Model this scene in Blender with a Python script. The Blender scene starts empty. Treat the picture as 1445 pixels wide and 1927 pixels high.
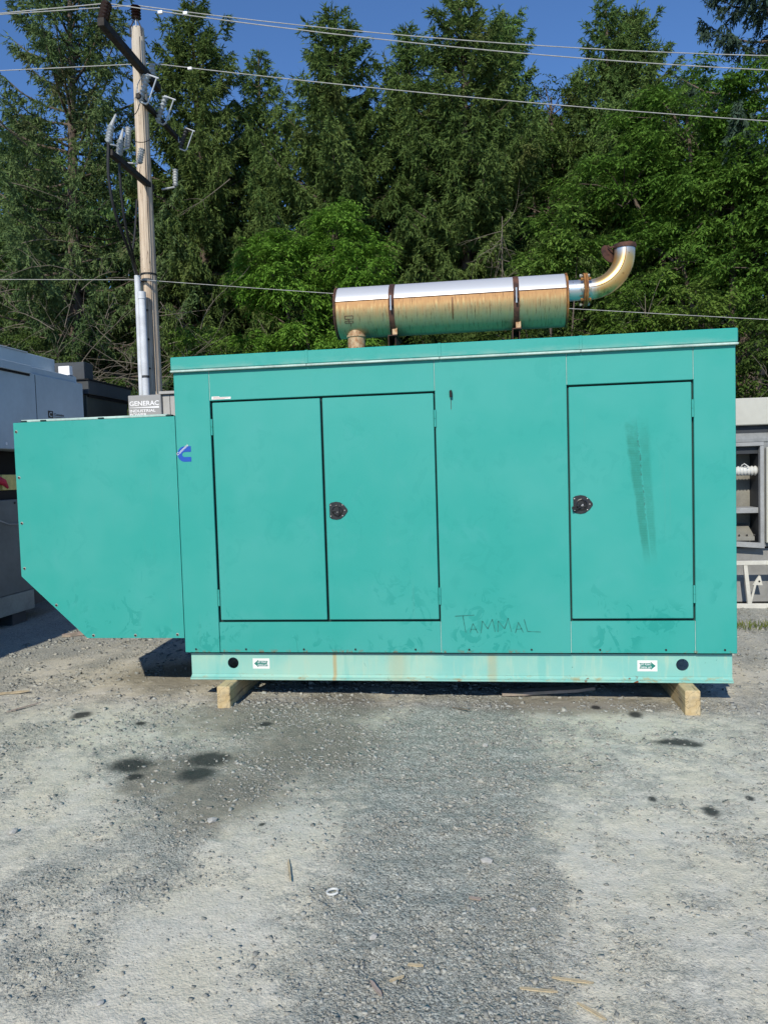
import bpy, math, random
import numpy as np
from mathutils import Vector, Matrix

# ------------------------------------------------------------------ camera, sky, sun
scene = bpy.context.scene
COL = scene.collection
PI = math.pi

YAW, PITCH, ROLL = -0.13546, -0.05174, -0.0301
fw = Vector((math.sin(YAW)*math.cos(PITCH), math.cos(YAW)*math.cos(PITCH), math.sin(PITCH)))
r0 = Vector((math.cos(YAW), -math.sin(YAW), 0)); u0 = r0.cross(fw)
rt = r0*math.cos(ROLL) + u0*math.sin(ROLL); up = u0*math.cos(ROLL) - r0*math.sin(ROLL)
cam_data = bpy.data.cameras.new('camera')
cam_data.sensor_fit = 'HORIZONTAL'; cam_data.sensor_width = 36
cam_data.lens = 36*1420/1445
cam_data.clip_start = 0.05; cam_data.clip_end = 2000
cam = bpy.data.objects.new('camera', cam_data); COL.objects.link(cam)
m = Matrix((rt, up, -fw)).transposed().to_4x4(); m.translation = (1.98706, -4.69479, 1.46566)
cam.matrix_world = m
scene.camera = cam

SUN_T = Vector((0.28, 1.36, -1.0)).normalized()      # direction the light travels
SUN_EL = math.asin(-SUN_T.z)
SUN_AZ = math.atan2(-SUN_T.x, -SUN_T.y)              # clockwise from +Y
world = bpy.data.worlds.new('World'); scene.world = world; world.use_nodes = True
wn = world.node_tree.nodes; wl = world.node_tree.links
sky = wn.new('ShaderNodeTexSky'); sky.sky_type = 'NISHITA'; sky.sun_disc = False
sky.sun_elevation = SUN_EL; sky.sun_rotation = SUN_AZ
sky.altitude = 300; sky.air_density = 1.0; sky.dust_density = 0.1; sky.ozone_density = 10.0
bg = wn['Background']; bg.inputs['Strength'].default_value = 0.15
wl.new(sky.outputs[0], bg.inputs['Color'])

sun_data = bpy.data.lights.new('sun', 'SUN'); sun_data.energy = 4.3; sun_data.angle = math.radians(0.53)
sun_data.color = (1.0, 0.93, 0.80)
sun = bpy.data.objects.new('sun', sun_data); COL.objects.link(sun)
sun.rotation_euler = SUN_T.to_track_quat('-Z', 'Y').to_euler(); sun.location = (-4, -8, 12)

scene.view_settings.view_transform = 'Standard'; scene.view_settings.look = 'None'
scene.view_settings.exposure = 0.0; scene.view_settings.gamma = 1.0
scene.render.engine = 'CYCLES'
scene.cycles.use_denoising = True
scene.cycles.use_adaptive_sampling = True; scene.cycles.adaptive_threshold = 0.02
scene.cycles.max_bounces = 3; scene.cycles.diffuse_bounces = 1; scene.cycles.glossy_bounces = 2
scene.cycles.transmission_bounces = 3; scene.cycles.transparent_max_bounces = 4
scene.cycles.caustics_reflective = False; scene.cycles.caustics_refractive = False

# ------------------------------------------------------------------ materials
class NT:
    """tiny node helper; sockets or numbers may be passed anywhere"""
    def __init__(s, name):
        s.mat = bpy.data.materials.new(name); s.mat.use_nodes = True
        s.t = s.mat.node_tree; s.n = s.t.nodes; s.l = s.t.links
        s.bsdf = s.n['Principled BSDF']; s.out = s.n['Material Output']
        s._obj = None
    def put(s, sock, v):
        if hasattr(v, 'is_output') or isinstance(v, bpy.types.NodeSocket): s.l.new(v, sock)
        elif isinstance(v, (tuple, list)):
            sock.default_value = (*v, 1.0) if (len(v) == 3 and len(sock.default_value) == 4) else v
        else: sock.default_value = v
    def M(s, op, a, b=0.0, c=0.0, clamp=False):
        n = s.n.new('ShaderNodeMath'); n.operation = op; n.use_clamp = clamp
        s.put(n.inputs[0], a); s.put(n.inputs[1], b); s.put(n.inputs[2], c); return n.outputs[0]
    def obj(s):
        if s._obj is None: s._obj = s.n.new('ShaderNodeTexCoord').outputs['Object']
        return s._obj
    def xyz(s, v=None):
        n = s.n.new('ShaderNodeSeparateXYZ'); s.l.new(v or s.obj(), n.inputs[0]); return n.outputs[:]
    def comb(s, x, y, z):
        n = s.n.new('ShaderNodeCombineXYZ')
        for i, v in enumerate((x, y, z)): s.put(n.inputs[i], v)
        return n.outputs[0]
    def scale(s, sc, v=None):
        n = s.n.new('ShaderNodeMapping'); s.l.new(v or s.obj(), n.inputs[0]); n.inputs['Scale'].default_value = sc; return n.outputs[0]
    def noise(s, sc, det=3.0, rough=0.55, v=None, dist=0.0):
        n = s.n.new('ShaderNodeTexNoise'); s.l.new(v or s.obj(), n.inputs['Vector'])
        n.inputs['Scale'].default_value = sc; n.inputs['Detail'].default_value = det
        n.inputs['Roughness'].default_value = rough; n.inputs['Distortion'].default_value = dist; return n.outputs['Fac']
    def voro(s, sc, v=None, out='Distance', feature='F1'):
        n = s.n.new('ShaderNodeTexVoronoi'); n.feature = feature; s.l.new(v or s.obj(), n.inputs['Vector'])
        n.inputs['Scale'].default_value = sc; return n.outputs[out]
    def ramp(s, f, lo, hi, a=0.0, b=1.0, smooth=True):
        n = s.n.new('ShaderNodeMapRange'); n.interpolation_type = 'SMOOTHSTEP' if smooth else 'LINEAR'
        s.put(n.inputs[0], f)
        for i, v in enumerate((lo, hi, a, b)): s.put(n.inputs[i+1], v)
        return n.outputs[0]
    def mix(s, f, a, b, mode='MIX'):
        n = s.n.new('ShaderNodeMix'); n.data_type = 'RGBA'; n.blend_type = mode
        s.put(n.inputs[0], f); s.put(n.inputs[6], a); s.put(n.inputs[7], b); return n.outputs[2]
    def attr(s, name, out='Fac'):
        n = s.n.new('ShaderNodeAttribute'); n.attribute_name = name; return n.outputs[out]
    def island(s):
        return s.n.new('ShaderNodeNewGeometry').outputs['Random Per Island']
    def hsv(s, col, h=0.5, sa=1.0, v=1.0):
        n = s.n.new('ShaderNodeHueSaturation'); s.put(n.inputs['Color'], col)
        s.put(n.inputs['Hue'], h); s.put(n.inputs['Saturation'], sa); s.put(n.inputs['Value'], v); return n.outputs[0]
    def bump(s, h, strength=0.3, dist=0.01):
        n = s.n.new('ShaderNodeBump'); n.inputs['Strength'].default_value = strength
        n.inputs['Distance'].default_value = dist; s.l.new(h, n.inputs['Height']); s.l.new(n.outputs[0], s.bsdf.inputs['Normal'])
    def done(s, col=None, rough=0.5, metal=0.0, spec=0.4):
        if col is not None: s.put(s.bsdf.inputs['Base Color'], col)
        s.put(s.bsdf.inputs['Roughness'], rough); s.put(s.bsdf.inputs['Metallic'], metal)
        s.put(s.bsdf.inputs['Specular IOR Level'], spec); return s.mat

MAT = {}
def plain(name, col, rough=0.5, metal=0.0, var=0.12, sc=8.0, spec=0.4, bump=0.0):
    n = NT(name)
    f = n.noise(sc, 4.0)
    g = n.noise(sc*9, 2.0)
    v = n.M('ADD', n.ramp(f, 0.3, 0.7, 1-var, 1+var), n.ramp(g, 0.3, 0.7, -var*0.4, var*0.4))
    c = n.hsv(col if len(col) == 4 else (*col, 1), 0.5, 1.0, v)
    if bump: n.bump(g, bump, 0.004)
    MAT[name] = n.done(c, rough, metal, spec)
    return MAT[name]

TEAL = (0.033, 0.333, 0.284); TEAL2 = (0.052, 0.352, 0.306); TEALD = (0.014, 0.265, 0.225)
def teal_paint(name, extra=None):
    n = NT(name)
    x, y, z = n.xyz()
    big = n.noise(1.3, 3.0, 0.6)
    c = n.mix(n.ramp(big, 0.35, 0.68), TEAL, TEAL2)
    # slightly chalked cloudy patches
    cl = n.noise(5.0, 5.0, 0.65, dist=0.6)
    c = n.mix(n.M('MULTIPLY', n.ramp(cl, 0.52, 0.75), 0.35), c, (0.065, 0.355, 0.33))
    # wiped, less faded smudges low on the panels
    sm = n.noise(9.0, 4.0, 0.6, v=n.scale((1.0, 1.0, 0.8)), dist=1.5)
    where = n.noise(2.3, 2.0, 0.5)
    low = n.ramp(z, 0.95, 0.45)
    k = n.M('MULTIPLY', n.M('MULTIPLY', n.ramp(sm, 0.53, 0.58), n.ramp(where, 0.47, 0.56)), n.M('ADD', 0.14, n.M('MULTIPLY', low, 0.48)))
    c = n.mix(k, c, TEALD)
    # fine dirt runs
    ru = n.noise(30.0, 3.0, 0.6, v=n.scale((1.0, 1.0, 0.04)))
    c = n.mix(n.M('MULTIPLY', n.ramp(ru, 0.60, 0.80), 0.10), c, (0.16, 0.26, 0.22))
    # scuffs: thin scratches
    sc = n.noise(14.0, 2.0, 0.5, v=n.scale((1.0, 1.0, 0.35)), dist=3.0)
    line = n.ramp(n.M('ABSOLUTE', n.M('SUBTRACT', sc, 0.5)), 0.0, 0.004, 1.0, 0.0)
    c = n.mix(n.M('MULTIPLY', n.M('MULTIPLY', line, n.ramp(where, 0.55, 0.64)), 0.30), c, TEALD)
    # specks
    sp = n.voro(22.0)
    c = n.mix(n.M('MULTIPLY', n.ramp(sp, 0.0, 0.035, 1.0, 0.0), 0.35), c, (0.03, 0.12, 0.10))
    fk = n.M('MULTIPLY', n.ramp(z, 0.350, 0.326), n.ramp(n.noise(16.0, 4.0, 0.75), 0.54, 0.62))
    c = n.mix(n.M('MULTIPLY', fk, 0.75), c, (0.20, 0.10, 0.04))
    if extra: c = extra(n, c, x, y, z)
    dent = n.noise(1.7, 1.0, 0.4)
    n.bump(dent, 0.22, 0.010)
    MAT[name] = n.done(c, n.ramp(big, 0.3, 0.7, 0.45, 0.58), 0.0, 0.25)
    return MAT[name]

def door_scuff(n, c, x, y, z):
    # two greasy streaks rubbed down the door, ribbed by a strap
    t = n.ramp(z, 0.86, 1.74, 0.0, 1.0, smooth=False)
    xc = n.M('ADD', 2.958, n.M('MULTIPLY', t, -0.078))
    wob = n.M('MULTIPLY', n.M('SUBTRACT', n.noise(9.0, 4.0, 0.65), 0.5), 0.035)
    d = n.M('ADD', n.M('DIVIDE', n.M('SUBTRACT', x, xc), n.M('ADD', 0.50, n.M('MULTIPLY', t, 0.45))), wob)
    a = n.M('MULTIPLY', n.ramp(d, -0.086, -0.058), n.ramp(d, 0.010, -0.008))
    b = n.M('MULTIPLY', n.ramp(d, 0.004, 0.020), n.ramp(d, 0.090, 0.062))
    e = n.M('MULTIPLY', n.ramp(n.M('ABSOLUTE', n.M('SUBTRACT', d, 0.004)), 0.010, 0.0), n.ramp(z, 1.02, 1.3))
    ends = n.M('MULTIPLY', n.ramp(z, 0.83, 1.05), n.ramp(n.M('ADD', z, n.M('MULTIPLY', n.noise(25.0, 2.0), 0.2)), 1.88, 1.66))
    rib = n.M('ADD', 0.78, n.M('MULTIPLY', n.M('SINE', n.M('MULTIPLY', z, 430.0)), 0.07))
    gr = n.ramp(n.noise(18.0, 4.0, 0.7), 0.25, 0.6, 0.55, 1.0)
    k = n.M('MULTIPLY', n.M('MULTIPLY', n.M('ADD', n.M('MULTIPLY', a, 0.85), n.M('MULTIPLY', b, 0.55)), rib), n.M('MULTIPLY', ends, gr))
    c = n.mix(k, c, (0.020, 0.185, 0.135))
    return n.mix(n.M('MULTIPLY', n.M('MULTIPLY', e, ends), n.M('MULTIPLY', n.ramp(n.noise(40.0, 3.0), 0.4, 0.6), 0.75)), c, (0.03, 0.09, 0.07))

def cap_wear(n, c, x, y, z):
    # chalk and grime along the lower edge of the roof cap
    k = n.M('MULTIPLY', n.ramp(z, 2.215, 2.165), n.ramp(n.noise(12.0, 4.0, 0.7, v=n.scale((0.5, 1, 2.0))), 0.35, 0.65))
    return n.mix(n.M('MULTIPLY', k, 0.45), c, (0.26, 0.42, 0.36))

teal_paint('teal_paint'); teal_paint('teal_door_scuffed', door_scuff); teal_paint('teal_cap', cap_wear)

def skid_paint():
    n = NT('skid_paint'); x, y, z = n.xyz()
    c = n.mix(n.ramp(n.noise(2.2, 3.0), 0.35, 0.65), (0.21, 0.50, 0.44), (0.33, 0.55, 0.45))
    st = n.noise(26.0, 4.0, 0.65, v=n.scale((1.0, 1.0, 0.10)))
    c = n.mix(n.M('MULTIPLY', n.ramp(st, 0.5, 0.72), 0.5), c, (0.42, 0.55, 0.42))
    st2 = n.noise(8.0, 3.0, 0.6, v=n.scale((1.0, 1.0, 0.15)))
    c = n.mix(n.M('MULTIPLY', n.ramp(st2, 0.58, 0.72), 0.4), c, (0.10, 0.44, 0.40))
    # rust run below a bolt and flange rust
    run = n.M('MULTIPLY', n.ramp(n.M('ABSOLUTE', n.M('SUBTRACT', n.M('ADD', x, n.M('MULTIPLY', st, 0.012)), 0.998)), 0.020, 0.003), 0.8)
    run2 = n.M('MULTIPLY', n.ramp(n.M('ABSOLUTE', n.M('SUBTRACT', x, 2.00)), 0.045, 0.01), 0.42)
    run3 = n.M('MULTIPLY', n.ramp(n.M('ABSOLUTE', n.M('SUBTRACT', x, 1.40)), 0.10, 0.01), 0.3)
    c = n.mix(n.M('ADD', run, n.M('ADD', run2, run3), clamp=True), c, (0.42, 0.33, 0.16))
    low = n.ramp(z, 0.185, 0.15)
    rs = n.ramp(n.noise(11.0, 5.0, 0.7, v=n.scale((1, 1, 2.5))), 0.52, 0.66)
    c = n.mix(n.M('MULTIPLY', low, n.M('MULTIPLY', rs, 0.75)), c, (0.36, 0.27, 0.11))
    rs2 = n.ramp(n.noise(6.5, 4.0, 0.7), 0.62, 0.67)
    c = n.mix(n.M('MULTIPLY', low, rs2), c, (0.17, 0.05, 0.015))
    ch = n.ramp(n.noise(24.0, 3.0, 0.6, dist=1.0), 0.70, 0.74)
    c = n.mix(n.M('MULTIPLY', ch, 0.7), c, (0.03, 0.14, 0.12))
    n.bump(n.noise(60.0, 3.0), 0.12, 0.004)
    MAT['skid_paint'] = n.done(c, 0.6, 0.0, 0.3)
skid_paint()
plain('lip_paint', (0.42, 0.55, 0.49), 0.55, var=0.2, sc=5)
plain('black_void', (0.006, 0.007, 0.008), 0.8, var=0.1)
plain('frame_dark', (0.010, 0.035, 0.032), 0.7, var=0.2)
plain('latch_black', (0.018, 0.018, 0.019), 0.38, var=0.3, sc=40, spec=0.5)
plain('rivet_grey', (0.35, 0.34, 0.33), 0.4, metal=0.6)
plain('screw_dark', (0.03, 0.028, 0.026), 0.5, metal=0.4)
plain('screw_washer', (0.36, 0.35, 0.31), 0.6)
plain('decal_white', (0.78, 0.78, 0.74), 0.45, var=0.05)
plain('decal_green', (0.015, 0.19, 0.15), 0.45, var=0.05)
plain('decal_red', (0.55, 0.20, 0.15), 0.5)
plain('logo_blue', (0.012, 0.085, 0.42), 0.4, var=0.06)
plain('graffiti', (0.022, 0.19, 0.16), 0.6, var=0.25, sc=30)
plain('logo_black', (0.012, 0.014, 0.018), 0.5)

def muffler_metal(name, cx_axis=None, zc=2.604, yc=0.65):
    n = NT(name); x, y, z = n.xyz()
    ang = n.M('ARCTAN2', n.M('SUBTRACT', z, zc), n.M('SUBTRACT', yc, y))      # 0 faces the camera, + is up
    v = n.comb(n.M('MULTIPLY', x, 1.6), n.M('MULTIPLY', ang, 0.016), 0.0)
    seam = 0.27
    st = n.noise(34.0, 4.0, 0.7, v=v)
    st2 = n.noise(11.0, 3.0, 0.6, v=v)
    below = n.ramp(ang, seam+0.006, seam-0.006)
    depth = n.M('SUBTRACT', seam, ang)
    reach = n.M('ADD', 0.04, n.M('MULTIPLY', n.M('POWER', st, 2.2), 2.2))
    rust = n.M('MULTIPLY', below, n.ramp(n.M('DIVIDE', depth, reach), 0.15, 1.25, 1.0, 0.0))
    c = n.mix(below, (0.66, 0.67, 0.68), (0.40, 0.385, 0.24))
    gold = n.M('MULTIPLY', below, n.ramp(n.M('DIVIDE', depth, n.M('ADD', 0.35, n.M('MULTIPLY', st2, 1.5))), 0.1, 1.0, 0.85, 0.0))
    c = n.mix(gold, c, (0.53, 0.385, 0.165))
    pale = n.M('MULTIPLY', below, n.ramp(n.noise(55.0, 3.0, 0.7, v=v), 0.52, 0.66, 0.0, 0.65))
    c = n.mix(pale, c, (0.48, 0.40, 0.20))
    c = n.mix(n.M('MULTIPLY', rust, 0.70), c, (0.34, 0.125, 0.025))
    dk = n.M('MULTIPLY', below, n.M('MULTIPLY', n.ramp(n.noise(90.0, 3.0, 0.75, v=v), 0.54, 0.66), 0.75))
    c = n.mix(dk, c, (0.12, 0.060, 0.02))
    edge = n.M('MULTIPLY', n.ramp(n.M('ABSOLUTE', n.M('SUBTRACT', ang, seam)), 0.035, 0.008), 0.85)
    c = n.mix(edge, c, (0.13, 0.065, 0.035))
    # rust near both ends
    for e in (0.975, 2.555):
        k = n.ramp(n.M('ADD', n.M('ABSOLUTE', n.M('SUBTRACT', x, e)), n.M('MULTIPLY', n.noise(30.0), 0.012)), 0.028, 0.012)
        c = n.mix(n.M('MULTIPLY', k, 0.8), c, (0.16, 0.07, 0.03))
    # long weld line running round the shell
    wl_ = n.M('MULTIPLY', n.ramp(n.M('ABSOLUTE', n.M('SUBTRACT', x, 1.79)), 0.008, 0.003), n.M('MULTIPLY', n.ramp(ang, 0.19, 0.17), n.ramp(ang, -0.75, -0.6)))
    c = n.mix(n.M('MULTIPLY', wl_, 0.8), c, (0.12, 0.05, 0.02))
    met = n.M('SUBTRACT', n.M('ADD', 0.42, n.M('MULTIPLY', below, 0.26)), n.M('MULTIPLY', rust, 0.50))
    n.bump(st, 0.05, 0.002)
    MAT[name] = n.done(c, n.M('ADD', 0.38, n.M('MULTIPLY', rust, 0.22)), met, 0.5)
muffler_metal('muffler_metal')

def pipe_metal():
    n = NT('pipe_metal'); x, y, z = n.xyz()
    f = n.noise(9.0, 3.0, 0.6)
    heat = n.M('MULTIPLY', n.ramp(n.M('ADD', x, n.M('MULTIPLY', f, 0.10)), 2.74, 2.83), n.ramp(n.M('ADD', z, n.M('MULTIPLY', f, 0.1)), 3.02, 2.90))
    c = n.mix(heat, (0.62, 0.66, 0.68), (0.70, 0.44, 0.17))
    low = n.M('MULTIPLY', n.ramp(z, 2.68, 2.62), n.ramp(n.noise(45.0, 3.0, 0.7, v=n.scale((1, 1, 0.15))), 0.38, 0.62))
    c = n.mix(n.M('MULTIPLY', low, n.M('MULTIPLY', heat, 0.85)), c, (0.20, 0.075, 0.03))
    sp = n.ramp(n.noise(38.0, 3.0, 0.6), 0.64, 0.72)
    c = n.mix(n.M('MULTIPLY', sp, 0.6), c, (0.30, 0.13, 0.04))
    MAT['pipe_metal'] = n.done(c, 0.33, 0.8, 0.5)
pipe_metal()

def rusty(name, a, b, rough=0.75, sc=14):
    n = NT(name); f = n.noise(sc, 4.0, 0.7); c = n.mix(n.ramp(f, 0.35, 0.65), a, b)
    n.bump(n.noise(90.0, 3.0), 0.4, 0.003); MAT[name] = n.done(c, rough, 0.15, 0.3)
rusty('rust_brown', (0.16, 0.065, 0.025), (0.36, 0.17, 0.05))
rusty('rust_dark', (0.045, 0.025, 0.022), (0.13, 0.06, 0.04))
rusty('rust_pipe', (0.55, 0.40, 0.24), (0.30, 0.13, 0.05), 0.5, 20)

def timber(name, a, b, axis):
    n = NT(name); x, y, z = n.xyz()
    g = n.noise(22.0, 4.0, 0.6, v=n.scale((1, 0.05, 1) if axis == 'y' else (0.05, 1, 1)), dist=0.4)
    c = n.mix(n.ramp(g, 0.35, 0.65), a, b)
    d = n.M('SQRT', n.M('ADD', n.M('POWER', n.M('SUBTRACT', n.M('MODULO', x, 0.5), 0.20), 2.0), n.M('POWER', n.M('SUBTRACT', z, 0.035), 2.0)))
    rg = n.M('SINE', n.M('MULTIPLY', n.M('ADD', d, n.M('MULTIPLY', n.noise(14.0), 0.008)), 1100.0))
    nrm = n.n.new('ShaderNodeNewGeometry').outputs['Normal']; nx, ny, nz = n.xyz(nrm)
    endf = n.ramp(n.M('ABSOLUTE', ny), 0.6, 0.9)
    c = n.mix(n.M('MULTIPLY', endf, n.ramp(rg, 0.1, 0.9, 0.0, 0.40)), c, (0.30, 0.20, 0.09))
    c = n.mix(n.M('MULTIPLY', n.ramp(n.noise(13.0, 5.0, 0.7), 0.46, 0.66), 0.6), c, (0.27, 0.24, 0.18))
    c = n.mix(n.M('MULTIPLY', n.ramp(n.M('ABSOLUTE', n.M('SUBTRACT', n.noise(11.0, 2.0, 0.5, v=n.scale((1, 0.06, 1) if axis == 'y' else (0.06, 1, 1))), 0.5)), 0.010, 0.0), 0.7), c, (0.10, 0.075, 0.045))
    n.bump(g, 0.25, 0.004); MAT[name] = n.done(c, 0.8, 0.0, 0.2)
timber('timber', (0.50, 0.38, 0.20), (0.62, 0.50, 0.29), 'y')
timber('splinter', (0.50, 0.40, 0.25), (0.60, 0.50, 0.33), 'x')
timber('old_plank', (0.34, 0.27, 0.23), (0.42, 0.34, 0.29), 'x')

def pole_wood():
    n = NT('pole_wood'); x, y, z = n.xyz()
    g = n.noise(26.0, 4.0, 0.65, v=n.scale((1, 1, 0.035)), dist=0.3)
    c = n.mix(n.ramp(g, 0.32, 0.66), (0.42, 0.32, 0.23), (0.66, 0.55, 0.42))
    ck = n.noise(17.0, 2.0, 0.5, v=n.scale((1, 1, 0.03)), dist=0.6)
    c = n.mix(n.M('MULTIPLY', n.ramp(n.M('ABSOLUTE', n.M('SUBTRACT', ck, 0.5)), 0.012, 0.0), 0.85), c, (0.05, 0.035, 0.025))
    wx = n.ramp(z, 7.0, 9.0)
    c = n.mix(n.M('MULTIPLY', wx, 0.45), c, (0.52, 0.50, 0.44))
    kn = n.voro(6.0, v=n.scale((1, 1, 0.6)))
    c = n.mix(n.ramp(kn, 0.05, 0.02, 0.0, 0.7), c, (0.07, 0.045, 0.03))
    n.bump(g, 0.5, 0.01); MAT['pole_wood'] = n.done(c, 0.85, 0.0, 0.15)
pole_wood()
plain('arm_wood', (0.035, 0.030, 0.026), 0.85, var=0.3, sc=12)
plain('porcelain_brown', (0.035, 0.016, 0.012), 0.25, spec=0.6)
plain('porcelain_grey', (0.36, 0.40, 0.42), 0.35, spec=0.5, var=0.08)
plain('polymer_grey', (0.42, 0.43, 0.42), 0.5, var=0.08)
plain('polymer_dark', (0.04, 0.04, 0.042), 0.5)
plain('galvanised', (0.50, 0.52, 0.53), 0.4, metal=0.5)
plain('cable_black', (0.015, 0.015, 0.016), 0.5)
plain('cable_light', (0.40, 0.40, 0.38), 0.5)
plain('conduit_white', (0.58, 0.60, 0.62), 0.5, var=0.1, sc=5)
plain('white_metal', (0.46, 0.54, 0.58), 0.5, var=0.06, sc=2)
plain('white_metal_shadowy', (0.42, 0.44, 0.47), 0.55, var=0.08, sc=3)
plain('tank_grey', (0.15, 0.17, 0.165), 0.6, var=0.12, sc=2)
plain('base_grey', (0.24, 0.24, 0.23), 0.6, var=0.15, sc=3)
plain('tank_rim', (0.27, 0.29, 0.26), 0.6, var=0.15, sc=4)
plain('charcoal_metal', (0.055, 0.062, 0.068), 0.55, var=0.12, sc=2)
plain('bin_olive', (0.060, 0.066, 0.056), 0.6, var=0.12, sc=2)
plain('generac_grey', (0.33, 0.33, 0.32), 0.5, var=0.06, sc=3)
plain('generac_light', (0.42, 0.41, 0.38), 0.55, var=0.08, sc=3)
plain('sign_white', (0.85, 0.85, 0.85), 0.5, var=0.03)
plain('yellow_board', (0.72, 0.60, 0.20), 0.6, var=0.15)
plain('red_cloth', (0.60, 0.03, 0.07), 0.7, var=0.2)
plain('beige_white', (0.47, 0.47, 0.415), 0.5, var=0.06, sc=2)
plain('cabinet_grey', (0.22, 0.23, 0.23), 0.5, var=0.15, sc=5)
plain('cabinet_frame', (0.30, 0.31, 0.31), 0.5, var=0.12, sc=6)
plain('cabinet_inside', (0.22, 0.215, 0.185), 0.6, var=0.15, sc=6)
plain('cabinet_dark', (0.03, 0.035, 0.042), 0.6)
plain('hose_white', (0.62, 0.63, 0.60), 0.5, var=0.08)
plain('frame_cream', (0.56, 0.55, 0.49), 0.5, var=0.1, sc=6)

def leaf(name, a, b, trans=0.3, dry=None, dryk=0.0):
    n = NT(name)
    i = n.island(); ob = n.n.new('ShaderNodeObjectInfo').outputs['Random']
    big = n.noise(0.55, 1.0, 0.6)
    f = n.M('ADD', n.M('MULTIPLY', i, 0.6), n.ramp(big, 0.35, 0.65, 0.0, 0.4))
    c = n.mix(f, a, b)
    c = n.hsv(c, n.M('ADD', 0.49, n.M('MULTIPLY', ob, 0.02)), 1.0, n.M('ADD', 0.85, n.M('MULTIPLY', ob, 0.3)))
    if dry: c = n.mix(n.ramp(n.noise(0.5, 1.0, 0.6), 0.66-dryk, 0.80-dryk, 0.0, 0.75), c, dry)
    df = n.n.new('ShaderNodeBsdfDiffuse'); n.l.new(c, df.inputs[0]); n.n.remove(n.bsdf)
    tr = n.n.new('ShaderNodeBsdfTranslucent'); n.l.new(c, tr.inputs[0])
    mx = n.n.new('ShaderNodeMixShader'); mx.inputs[0].default_value = trans
    n.l.new(df.outputs[0], mx.inputs[1]); n.l.new(tr.outputs[0], mx.inputs[2]); n.l.new(mx.outputs[0], n.out.inputs[0])
    MAT[name] = n.mat
leaf('spruce_needles', (0.064, 0.122, 0.034), (0.175, 0.255, 0.076), 0.28, (0.165, 0.150, 0.055), 0.03)
leaf('spruce_needles_sparse', (0.060, 0.105, 0.040), (0.155, 0.210, 0.080), 0.25, (0.145, 0.135, 0.065), 0.08)
leaf('spruce_blue', (0.040, 0.075, 0.060), (0.085, 0.130, 0.090), 0.22)
leaf('ash_leaves', (0.075, 0.175, 0.018), (0.205, 0.375, 0.060), 0.38)
leaf('maple_leaves', (0.055, 0.140, 0.020), (0.150, 0.290, 0.052), 0.36)
leaf('shrub_leaves', (0.065, 0.140, 0.020), (0.185, 0.290, 0.060), 0.35)
leaf('ivy_leaves', (0.045, 0.092, 0.018), (0.110, 0.165, 0.042), 0.3)
leaf('grass_blades', (0.08, 0.13, 0.02), (0.22, 0.24, 0.07), 0.3)
def bark(name, a, b):
    n = NT(name); g = n.noise(9.0, 4.0, 0.7, v=n.scale((1, 1, 0.25)))
    n.bump(g, 0.6, 0.03); MAT[name] = n.done(n.mix(g, a, b), 0.9, 0.0, 0.1)
bark('spruce_bark', (0.05, 0.038, 0.030), (0.20, 0.16, 0.13))
bark('dead_wood', (0.20, 0.17, 0.13), (0.42, 0.37, 0.31))
bark('dead_twigs', (0.11, 0.095, 0.07), (0.24, 0.21, 0.165))

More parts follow.
